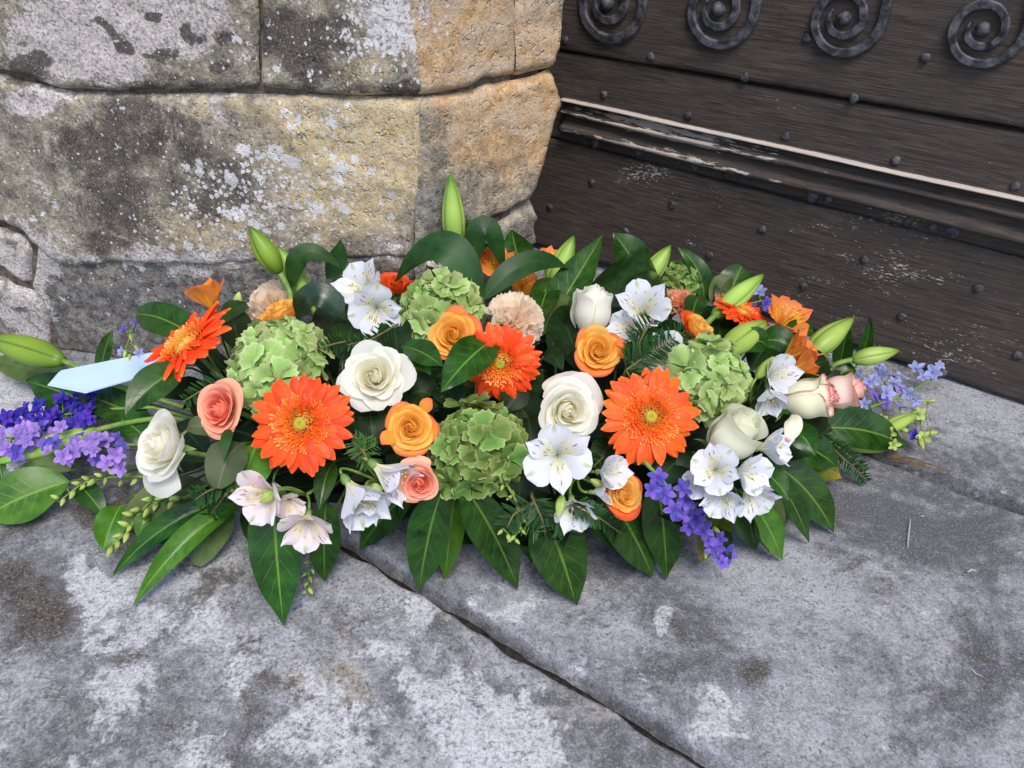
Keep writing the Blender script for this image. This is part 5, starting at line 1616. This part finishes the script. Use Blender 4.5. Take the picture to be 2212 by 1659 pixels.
# ---------------------------------------------------------------- the folded card on the spray
def paper_material():
    t = NT("pale_blue_paper")
    g = t.n("NewGeometry").outputs['Position']
    n = t.noise(g, 30, 3, .5)
    c = t.mix(n, lin(160, 182, 228), lin(176, 196, 236))
    return t.done(t.bsdf(c, .55, t.bump(n, .15, .002), .4))
def card():
    P = [pos(107, 829, 'z0.125'), pos(190, 846, 'z0.120'), pos(372, 795, 'z0.150'), pos(350, 757, 'z0.165'), pos(132, 800, 'z0.135')]
    o = np.mean(P, axis=0)
    root = thing("folded_card", "pale blue folded paper card sticking out beneath the tilted gerbera", "card", o)
    mp = paper_material()
    nrm = norm(np.cross(P[1] - P[0], P[3] - P[0]))
    if nrm[2] < 0: nrm = -nrm
    for k, dz in enumerate((0, -.0035)):
        n = 14
        V, F = [], []
        Lf = [P[1], (P[1] + P[0]) / 2, P[0], P[4]]
        Rt = [P[2] + (P[3] - P[2]) * (j / 3) for j in range(4)]
        for i in range(n):
            f = i / (n - 1)
            for j in range(4):
                q = Lf[j] + (Rt[j] - Lf[j]) * f
                bow = .0012 * math.sin(f * 3.1)
                sh = np.array([-.004, -.003, 0]) * k
                for th in (0, -.0006):
                    V.append(q - o + nrm * (bow + dz + th) + sh)
        def id_(i, j, s): return (i * 4 + j) * 2 + s
        for i in range(n - 1):
            for j in range(3):
                F.append((id_(i, j, 0), id_(i + 1, j, 0), id_(i + 1, j + 1, 0), id_(i, j + 1, 0)))
                F.append((id_(i, j, 1), id_(i, j + 1, 1), id_(i + 1, j + 1, 1), id_(i + 1, j, 1)))
            F.append((id_(i, 0, 0), id_(i, 0, 1), id_(i + 1, 0, 1), id_(i + 1, 0, 0)))
            F.append((id_(i, 3, 0), id_(i + 1, 3, 0), id_(i + 1, 3, 1), id_(i, 3, 1)))
        for j in range(3):
            F.append((id_(0, j, 0), id_(0, j + 1, 0), id_(0, j + 1, 1), id_(0, j, 1)))
        ob("sheet", mesh("sheet", V, F, mp, sm=False), root)
    ink = NT("blue_black_ink"); im = ink.done(ink.bsdf(lin(52, 62, 110), .6))
    a_, b_ = Lf[1] + (Rt[1] - Lf[1]) * .84, Lf[1] + (Rt[1] - Lf[1]) * .97
    a_, b_ = a_ + (Lf[3] - Lf[1]) * .1, b_ + (Rt[3] - Rt[1]) * .28
    sd = norm(np.cross(b_ - a_, nrm)) * .0006
    V = [a_ - sd * .4 - o + nrm * .003, a_ + sd * .4 - o + nrm * .003, b_ + sd - o + nrm * .003, b_ - sd - o + nrm * .003]
    ob("pen_stroke", mesh("pen_stroke", V, [(0, 1, 2, 3)], im), root)
card()

# ---------------------------------------------------------------- leaves
def L(b, t, w, **k):
    d = dict(b=b, t=t, w=w); d.update(k); return d
sprig("long laurel leaf with pale midrib hanging onto the slab below the blush alstroemerias", [L((590, 1040), (612, 1352), 110, arch=.035, bo=.0, wave=.03), L((560, 955), (520, 1085), 105, k='fresh', to=.0, bo=-.03)], seed=1)
sprig("short laurel leaf hanging beside the tiny green buds", [L((705, 1080), (701, 1256), 72, arch=.02), L((720, 1000), (690, 1100), 45, to=.0, k='laurel')], seed=2)
sprig("laurel leaves fanning over the slab joint below the small coral rose", [L((955, 1060), (905, 1276), 92, arch=.03, bo=.01), L((985, 1060), (962, 1250), 62, k='fresh', arch=.02), L((905, 1055), (778, 1186), 82, arch=.025, k='laurel')], seed=3)
sprig("bluish green laurel leaf hanging below the deep green hydrangea", [L((1000, 1050), (1119, 1270), 92, arch=.03, bo=.015, nx=-.3)], seed=4)
sprig("broad dark laurel leaf under the hanging fir tip", [L((1160, 1085), (1244, 1306), 122, arch=.03, bo=-.02), L((1140, 1110), (1150, 1215), 60, bo=-.03, k='laurel')], seed=5)
sprig("pair of laurel leaves pointing at the slab below the low amber rose", [L((1290, 1050), (1410, 1246), 112, arch=.03, bo=-.01), L((1240, 1110), (1345, 1188), 64, arch=.02, bo=.02, to='z0.03')], seed=6)
sprig("laurel leaf hanging between the low amber rose and the violet delphinium", [L((1415, 1030), (1440, 1250), 92, arch=.035, bo=.0, k='laurel')], seed=7)
sprig("laurel leaves spreading below the cluster of white alstroemerias",
      [L((1572, 1080), (1515, 1215), 66, k='yellow', arch=.015), L((1590, 1060), (1632, 1188), 82, arch=.02, k='laurel'), L((1650, 1060), (1662, 1192), 72, k='under', arch=.015), L((1620, 1080), (1690, 1208), 60, arch=.015, k='fresh'), L((1640, 1030), (1700, 1130), 72, to='z0.03', arch=.02)], seed=8)
sprig("long laurel leaves reaching over the slab beyond the white alstroemerias", [L((1665, 1000), (1802, 1150), 82, arch=.03, bo='z0.10'), L((1660, 1020), (1748, 1172), 50, arch=.025, k='laurel'), L((1610, 1000), (1705, 1080), 60, to=.02)], seed=9)
sprig("broad laurel leaves below the drooping petal of the pink-edged rosebud", [L((1675, 950), (1808, 1008), 88, arch=.02, bo='z0.11', to='z0.05'), L((1690, 985), (1818, 1032), 70, arch=.015, bo='z0.08', to='z0.02', k='yellow'), L((1700, 930), (1760, 985), 60, to=.0)], seed=10)
sprig("dark laurel leaf beneath the low lily bud near the door", [L((1770, 925), (1962, 966), 92, arch=.025, bo='z0.06', to='z0.02', p='lance'), L((1780, 870), (1880, 930), 90, bo='z0.06', to='z0.03')], seed=11)
sprig("rounded laurel leaf against the stone wall behind the tilted gerbera", [L((432, 735), (296, 678), 76, bo=-.01, to=-.01, p='blunt', arch=.02, fold=.1), L((480, 700), (540, 660), 40, bo=-.02, to=-.02, k='ruscus')], seed=12)
sprig("laurel leaves under the pale blue card", [L((400, 795), (271, 896), 76, bo=.0, to=.02, arch=.02), L((265, 902), (56, 822), 92, bo='z0.06', to='z0.06', arch=.01), L((330, 915), (170, 850), 70, bo='z0.07', to='z0.08', arch=.01), L((165, 830), (-30, 772), 66, k='under', bo='z0.045', to='z0.035', arch=.005), L((330, 960), (240, 900), 60, bo='z0.06', to='z0.07'), L((215, 810), (243, 712), 30, bo='z0.06', to='z0.12', p='lance', arch=.01)], seed=13)
sprig("big pale laurel leaf lying on the slab past the lilac delphinium", [L((150, 1040), (-40, 1120), 115, k='fresh', bo='z0.04', to='z0.015', arch=.012, wave=.02), L((178, 1010), (35, 1020), 40, k='under', bo='z0.04', to='z0.035', p='lance'), L((170, 1050), (228, 1118), 50, bo='z0.03', to='z0.012', k='laurel'), L((0, 985), (12, 1070), 24, bo='z0.05', to='z0.02', p='lance')], seed=14)
sprig("olive leaf undersides below the floppy white rose", [L((445, 1045), (258, 1140), 82, k='under', bo='z0.05', to='z0.02', arch=.02), L((262, 1090), (222, 1190), 66, k='fresh', bo='z0.03', to='z0.01', arch=.01), L((500, 1100), (426, 1222), 76, k='under', bo='z0.04', to='z0.008', p='blunt'), L((330, 1120), (300, 1165), 40, k='fresh', bo='z0.03', to='z0.015')], seed=15)
sprig("two narrow curling laurel leaves reaching over the mottled slab", [L((470, 1090), (245, 1242), 50, bo='z0.06', to='z0.006', arch=.035, p='lance', fold=.5, tw=.5), L((520, 1090), (288, 1308), 54, bo='z0.06', to='z0.006', arch=.04, p='lance', fold=.5, tw=.5, k='fresh')], seed=16)
sprig("dull rose leaves between the floppy white rose and the large gerbera", [L((520, 960), (470, 1055), 84, k='rose', bo=.0, to=.02, p='blunt'), L((470, 940), (400, 930), 40, k='rose', bo=-.01, to=.0), L((500, 930), (485, 1000), 22, k='ruscus', bo=.01, to=.03, p='lance')], "rose_leaf_sprig", seed=17)
sprig("arching ruscus leaves standing against the stone wall behind the lily buds",
      [L((630, 625), (737, 578), 46, k='ruscus', bo=-.01, to=-.01, arch=.075, p='lance', sx=-.02), L((706, 602), (735, 518), 44, k='ruscus', bo=-.03, to=-.03, p='lance', arch=.0, sx=.012), L((640, 690), (745, 690), 52, k='strap', bo=.0, to=.0, arch=.07, p='strap')], "ruscus_sprig", seed=18)
sprig("broad ruscus leaf arching over the green hydrangea behind the amber rose", [L((1046, 655), (856, 608), 74, k='ruscus', bo=-.01, to=.02, arch=.13, p='lance', sx=.015, fold=.1)], "ruscus_sprig", seed=19)
sprig("ruscus leaf arching across the orange alstroemeria throat", [L((1042, 650), (1228, 580), 54, k='ruscus', bo=.0, to=.005, arch=.06, p='lance'), L((1012, 580), (1090, 590), 62, k='ruscus', bo=-.02, to=-.03, arch=.12, p='lance')], "ruscus_sprig", seed=20)
sprig("bluish pointed laurel leaf standing behind the orange alstroemeria", [L((1130, 610), (1105, 496), 78, bo=-.05, to=-.055, arch=.0, nx=-.2), L((1080, 720), (1110, 620), 60, bo=-.05, to=-.03)], seed=21)
sprig("tall upright laurel leaves crossing beside the white rosebud", [L((1160, 740), (1302, 507), 84, bo=-.10, to=-.045, arch=.0, p='lance', fold=.3), L((1150, 735), (1236, 578), 62, k='under', bo=-.07, to=-.02, arch=.0, p='lance'), L((1160, 700), (1195, 600), 60, bo=-.03, to=-.04)], seed=22)
sprig("glossy dark strap leaf curled over at the back against the door", [L((1272, 748), (1388, 540), 165, k='strap', bo=-.10, to=-.05, arch=.02, p='blunt', fold=.0, curl=.55, wave=.01, cf=.5, nx=-.35), L((1384, 575), (1416, 700), 84, k='strap', bo=-.045, to=-.03, arch=.03, p='lance', fold=.0, curl=.4, nx=.5, sx=.02)], "strap_leaf", seed=23)
sprig("dark pointed laurel leaf between strap leaf and lily bud", [L((1400, 620), (1325, 503), 76, bo=-.06, to=-.06, arch=.01)], seed=24)
sprig("laurel leaves standing behind the long lily bud by the door", [L((1520, 650), (1464, 534), 44, bo=-.05, to=-.06, arch=.01, p='lance', sx=.02), L((1535, 650), (1582, 596), 44, k='under', bo=-.04, to=-.045, arch=.01), L((1560, 670), (1602, 575), 74, bo=-.06, to=-.07, p='blunt', arch=.0), L((1490, 700), (1510, 640), 46, bo=-.03, to=-.03)], seed=25)
sprig("laurel leaf lying in front of the forward-tipped gerbera", [L((1075, 728), (953, 846), 84, bo=.035, to=.055, arch=.015)], seed=26)
sprig("pair of laurel leaves between the big white rose and the front gerberas", [L((872, 748), (956, 792), 58, bo=.01, to=.05, arch=.01), L((880, 770), (930, 810), 44, bo=.005, to=.02)], seed=27)
sprig("narrow upright leaves beside the slim lily bud by the door", [L((1812, 800), (1832, 700), 40, bo='z0.05', to='z0.14', p='lance', arch=0), L((1850, 790), (1880, 686), 26, bo='z0.04', to='z0.13', p='lance', arch=0, sx=.01), L((1690, 730), (1760, 720), 44, bo=-.03, to=-.04), L((1790, 830), (1850, 800), 40, bo='z0.06', to='z0.08')], "ruscus_sprig", seed=28)
sprig("dark leaves behind the open orange alstroemeria", [L((1600, 760), (1655, 745), 60, bo=.01, to=.01, p='blunt'), L((1640, 740), (1720, 760), 60, bo=-.04, to=-.03), L((1630, 860), (1720, 900), 60, bo=-.02, to=.0, k='laurel')], seed=29)
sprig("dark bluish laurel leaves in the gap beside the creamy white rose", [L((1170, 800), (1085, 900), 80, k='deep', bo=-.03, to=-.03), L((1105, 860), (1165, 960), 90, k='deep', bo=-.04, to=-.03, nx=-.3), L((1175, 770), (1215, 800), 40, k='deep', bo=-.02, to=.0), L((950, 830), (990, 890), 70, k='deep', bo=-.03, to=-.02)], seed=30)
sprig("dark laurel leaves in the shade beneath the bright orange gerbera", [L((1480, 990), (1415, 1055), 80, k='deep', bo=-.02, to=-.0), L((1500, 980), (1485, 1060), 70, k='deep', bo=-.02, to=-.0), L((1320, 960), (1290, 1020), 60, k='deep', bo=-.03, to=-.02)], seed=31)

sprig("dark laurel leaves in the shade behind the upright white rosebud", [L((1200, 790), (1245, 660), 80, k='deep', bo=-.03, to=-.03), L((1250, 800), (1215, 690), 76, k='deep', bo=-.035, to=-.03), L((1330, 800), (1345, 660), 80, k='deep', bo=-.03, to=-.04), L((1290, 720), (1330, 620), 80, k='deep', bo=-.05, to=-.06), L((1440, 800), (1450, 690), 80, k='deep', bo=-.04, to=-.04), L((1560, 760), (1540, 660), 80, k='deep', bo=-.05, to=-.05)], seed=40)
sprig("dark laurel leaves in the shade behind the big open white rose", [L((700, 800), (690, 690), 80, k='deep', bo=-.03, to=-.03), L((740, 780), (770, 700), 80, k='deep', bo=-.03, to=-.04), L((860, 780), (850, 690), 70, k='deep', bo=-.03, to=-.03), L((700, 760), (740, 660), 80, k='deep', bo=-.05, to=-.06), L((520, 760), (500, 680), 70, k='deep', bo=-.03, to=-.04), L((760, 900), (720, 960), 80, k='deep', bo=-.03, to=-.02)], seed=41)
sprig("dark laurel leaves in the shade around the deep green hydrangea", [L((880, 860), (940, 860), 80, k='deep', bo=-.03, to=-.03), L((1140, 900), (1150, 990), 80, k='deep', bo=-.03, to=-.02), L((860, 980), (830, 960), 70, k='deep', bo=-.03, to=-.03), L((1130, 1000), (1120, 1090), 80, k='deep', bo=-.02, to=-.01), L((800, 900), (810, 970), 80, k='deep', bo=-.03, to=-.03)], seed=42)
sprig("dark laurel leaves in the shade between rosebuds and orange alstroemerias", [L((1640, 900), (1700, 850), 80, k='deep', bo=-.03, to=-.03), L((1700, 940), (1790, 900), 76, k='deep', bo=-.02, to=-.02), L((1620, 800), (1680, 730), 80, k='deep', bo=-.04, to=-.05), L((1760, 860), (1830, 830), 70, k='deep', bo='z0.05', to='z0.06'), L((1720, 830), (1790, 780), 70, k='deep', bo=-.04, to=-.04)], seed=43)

# loose outer petals of single roses
def extra_petal(root, b, t, w, mat, bo, to, arch=.006, p='blunt', fold=.25, curl=0.0, tw=.2, sx=0.0):
    B, T = pos(*b, bo), pos(*t, to)
    mid = (B + T) / 2
    lf = leaf_obj(root, np.zeros(3), B, mid + np.array([0, 0, arch]) + C_R * sx, T, px2m(w, mid), norm(norm(EYE - mid) + np.array([0, 0, .3])), MP[mat], p, fold, .03, tw, curl, random.random(), 12, 9)
    lf.name = "petal"
    lf.data.name = "petal"
    lf.matrix_parent_inverse = root.matrix_world.inverted()
extra_petal(R_CREAM, (1222, 858), (1212, 806), 92, 'white', .0, .02)
extra_petal(R_BLUSH, (1712, 895), (1702, 952), 36, 'blush', .03, .05, arch=.012, curl=.5, sx=.006)
extra_petal(R_CURL, (908, 898), (933, 862), 28, 'amber_out', .03, .045, curl=.5, p='laurel')
extra_petal(R_CURL, (856, 938), (824, 960), 34, 'amber_out', .03, .045, curl=.4, p='laurel')
extra_petal(R_CORAL, (900, 1032), (896, 984), 66, 'coral_out', .015, .02, curl=.3)
extra_petal(R_AMB, (1328, 768), (1356, 752), 46, 'flame', .02, .035, curl=.3)

# ---------------------------------------------------------------- conifer sprigs
fir("dark fir tip lying in front of the white alstroemerias", [(1352, 800, .03), (1400, 765, .04), (1480, 715, .045)], 46, side=([(1365, 785, .035), (1385, 730, .045), (1410, 690, .05)], [(1352, 800, .03), (1366, 822, .04), (1376, 838, .045)]), seed=1, dens=26, thin=.0016)
fir("fir tip hanging over the broad dark laurel leaf", [(1150, 1075, .02), (1175, 1130, .025), (1182, 1190, 'z0.045'), (1190, 1240, 'z0.03')], 40, side=([(1155, 1085, .02), (1110, 1110, .02), (1095, 1140, .02)], [(1165, 1100, .02), (1210, 1120, .02), (1225, 1150, .02)]), seed=2, dens=24, thin=.0014)
fir("fir tip lying on the leaves below the low amber rose", [(1240, 1090, .03), (1300, 1122, .035), (1362, 1168, 'z0.05')], 32, seed=3, dens=26, thin=.0013)
fir("fir tips below the floppy white rose beside the olive leaves", [(500, 1060, .01), (440, 1095, 'z0.06'), (385, 1130, 'z0.05'), (345, 1165, 'z0.03')], 34, side=([(490, 1065, .01), (450, 1120, 'z0.05'), (430, 1145, 'z0.04')], [(505, 1040, .01), (450, 1060, .01), (420, 1080, .01)]), seed=4, dens=26, thin=.0013)
fir("fir tip between the card and the coral rose", [(500, 815, .0), (445, 838, .01), (395, 868, .02)], 30, seed=5, dens=26, thin=.0013)
fir("fir tip between the big white rose and the white alstroemeria pair", [(760, 735, .0), (725, 742, .01), (690, 752, .015)], 26, side=([(860, 700, .0), (800, 735, .01), (750, 745, .01)],), seed=6, dens=26, thin=.0012)
fir("shaded fir sprig under the big white rose", [(905, 800, -.02), (940, 830, -.02), (960, 870, -.03)], 34, side=([(1010, 830, -.03), (960, 850, -.03), (930, 860, -.03)],), seed=7, dens=22, thin=.0013)
fir("shaded fir sprig under the bright orange gerbera", [(1330, 930, -.03), (1310, 980, -.02), (1280, 1010, -.01)], 36, seed=8, dens=22, thin=.0013)
fir("fir tip touching the slab past the broad laurel leaves", [(1770, 935, 'z0.08'), (1815, 985, 'z0.05'), (1845, 1010, 'z0.03'), (1872, 1038, 'z0.012')], 26, side=([(1790, 950, 'z0.05'), (1835, 985, 'z0.04'), (1870, 1015, 'z0.02')],), seed=9, dens=30, thin=.0011)
fir("fir tip under the trumpet-shaped alstroemerias", [(745, 1085, .0), (770, 1110, 'z0.06'), (795, 1145, 'z0.04')], 28, seed=10, dens=24, thin=.0012)
fir("feathery green tuft between the large gerbera and the amber rose", [(760, 990, .0), (785, 975, .005), (812, 960, .01)], 34, side=([(785, 975, .005), (790, 945, .01)], [(785, 975, .005), (760, 955, .01)], [(785, 975, .005), (800, 1005, .01)]), seed=11, dens=30, thin=.0006, mat=M_FEATHER, name="feathery_tuft", spread=.8)
fir("feathery green threads on the bud stalk below the floppy white rose", [(390, 1050, 'z0.06'), (355, 1055, 'z0.06'), (330, 1060, 'z0.055')], 30, side=([(360, 1055, 'z0.06'), (370, 1085, 'z0.05')], [(345, 1058, 'z0.06'), (345, 1085, 'z0.05')]), seed=12, dens=26, thin=.0005, mat=M_FEATHER, name="feathery_tuft", spread=.8)
fir("feathery threads round the hooked bud stalk", [(1130, 1110, .01), (1150, 1135, .012), (1165, 1150, .012)], 34, side=([(1130, 1120, .01), (1105, 1125, .01)],), seed=13, dens=22, thin=.0005, mat=M_FEATHER, name="feathery_tuft", spread=.8)
fir("dark fir tip behind the plump lily bud by the door", [(1730, 800, 'z0.10'), (1765, 770, 'z0.115'), (1790, 740, 'z0.13')], 26, seed=14, dens=24, thin=.0012)

# ---------------------------------------------------------------- filler greenery deep inside the spray, gap shade painted into its leaf colour
rf = random.Random(77)
LANDMARKS = [((806, 812), "the big open white rose"), ((1230, 888), "the creamy white rose"), ((650, 915), "the large orange gerbera"), ((1405, 900), "the bright orange gerbera"), ((1080, 784), "the forward-tipped gerbera"),
             ((598, 785), "the big pale green hydrangea"), ((952, 668), "the hydrangea behind the amber rose"), ((1022, 968), "the deep green hydrangea"), ((1530, 818), "the hydrangea with a lily bud across it"), ((1205, 985), "the crimson-dashed alstroemeria"),
             ((1578, 945), "the greenish white rosebud"), ((466, 885), "the coral rose with pale outer petals"), ((1350, 1066), "the low amber rose"), ((338, 965), "the floppy white rose"), ((1738, 862), "the pink-edged rosebud"), ((768, 1060), "the trumpet-shaped alstroemerias"), ((1293, 754), "the amber rose under the upright rosebud"), ((1690, 700), "the open orange alstroemeria")]
WORDS = ["dark laurel sprig tucked in behind ", "second dark laurel sprig pushed in beside ", "third dark laurel sprig in the shade by ", "fourth dark laurel sprig low under ", "fifth dark laurel sprig in the gap near ", "sixth dark laurel sprig below ", "seventh dark laurel sprig crowded against "]
seen = {}
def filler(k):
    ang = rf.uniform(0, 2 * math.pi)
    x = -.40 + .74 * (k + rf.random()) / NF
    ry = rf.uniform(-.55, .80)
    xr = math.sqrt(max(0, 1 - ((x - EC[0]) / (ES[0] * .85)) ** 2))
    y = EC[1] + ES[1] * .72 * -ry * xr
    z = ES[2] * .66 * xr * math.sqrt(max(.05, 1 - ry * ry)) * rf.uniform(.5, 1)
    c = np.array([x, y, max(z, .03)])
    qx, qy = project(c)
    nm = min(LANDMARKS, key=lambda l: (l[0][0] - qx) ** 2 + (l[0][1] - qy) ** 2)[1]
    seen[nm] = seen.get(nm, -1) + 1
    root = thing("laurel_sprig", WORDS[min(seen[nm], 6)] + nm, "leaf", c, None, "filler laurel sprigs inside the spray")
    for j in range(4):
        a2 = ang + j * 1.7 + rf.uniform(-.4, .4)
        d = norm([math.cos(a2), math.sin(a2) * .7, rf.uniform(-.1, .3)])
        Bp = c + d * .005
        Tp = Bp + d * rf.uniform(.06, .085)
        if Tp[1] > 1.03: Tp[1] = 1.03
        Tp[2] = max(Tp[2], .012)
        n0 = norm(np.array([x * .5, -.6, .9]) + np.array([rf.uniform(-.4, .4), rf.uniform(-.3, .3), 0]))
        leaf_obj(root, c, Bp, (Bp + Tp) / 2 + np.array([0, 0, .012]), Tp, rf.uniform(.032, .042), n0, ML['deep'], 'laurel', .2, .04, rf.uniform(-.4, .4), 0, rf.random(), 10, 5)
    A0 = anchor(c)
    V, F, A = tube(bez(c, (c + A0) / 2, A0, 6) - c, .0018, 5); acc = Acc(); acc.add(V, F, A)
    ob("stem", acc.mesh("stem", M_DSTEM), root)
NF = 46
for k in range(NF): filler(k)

# ---------------------------------------------------------------- dry needles blown against the joint
def dry_needles():
    t = NT("dry_needle"); p_ = t.bsdf(lin(112, 90, 62), .8); m = t.done(p_)
    c = on_z(1975, 995, 0)
    root = thing("dry_needles", "small bundle of brown dry needles on the slab joint near the door", "needles", c)
    r_ = random.Random(4)
    for k in range(16):
        a = on_z(1915 + r_.uniform(-12, 12), 985 + r_.uniform(-10, 8), .006)
        b = on_z(2000 + r_.uniform(-40, 60), 1010 + r_.uniform(-20, 16), .006)
        V, F, A = tube(bez(a - c, (a + b) / 2 - c + np.array([0, 0, r_.uniform(.0, .012)]), b - c, 6), .00042, 4)
        acc = Acc(); acc.add(V, F, A); ob("needle", acc.mesh("needle", m), root)
dry_needles()

def chalk():
    t = NT("chalk"); m = t.done(t.bsdf(lin(158, 160, 168), .9))
    for pts, wd in (([(1967, 1120), (1965, 1140), (1962, 1165), (1961, 1184)], 2.5), ([(2090, 1236), (2100, 1230), (2108, 1234)], 6), ([(1640, 1498), (1650, 1508), (1660, 1512)], 2.5), ([(2100, 1445), (2108, 1455), (2120, 1460)], 3)):
        P = np.array([on_z(x, y, .0045) for x, y in pts]); V, F = [], []
        for i, q in enumerate(P):
            T = norm(P[min(i + 1, len(P) - 1)] - P[max(i - 1, 0)]); sd = np.cross(T, [0, 0, 1]); w = px2m(wd, q) / 2 * (.5 if i in (0, len(P) - 1) else 1)
            V += [q - sd * w, q + sd * w]
        F = [(2 * i, 2 * i + 1, 2 * i + 3, 2 * i + 2) for i in range(len(P) - 1)]
        ob("chalk_mark", mesh("chalk_mark", V, F, m), paving)
chalk()
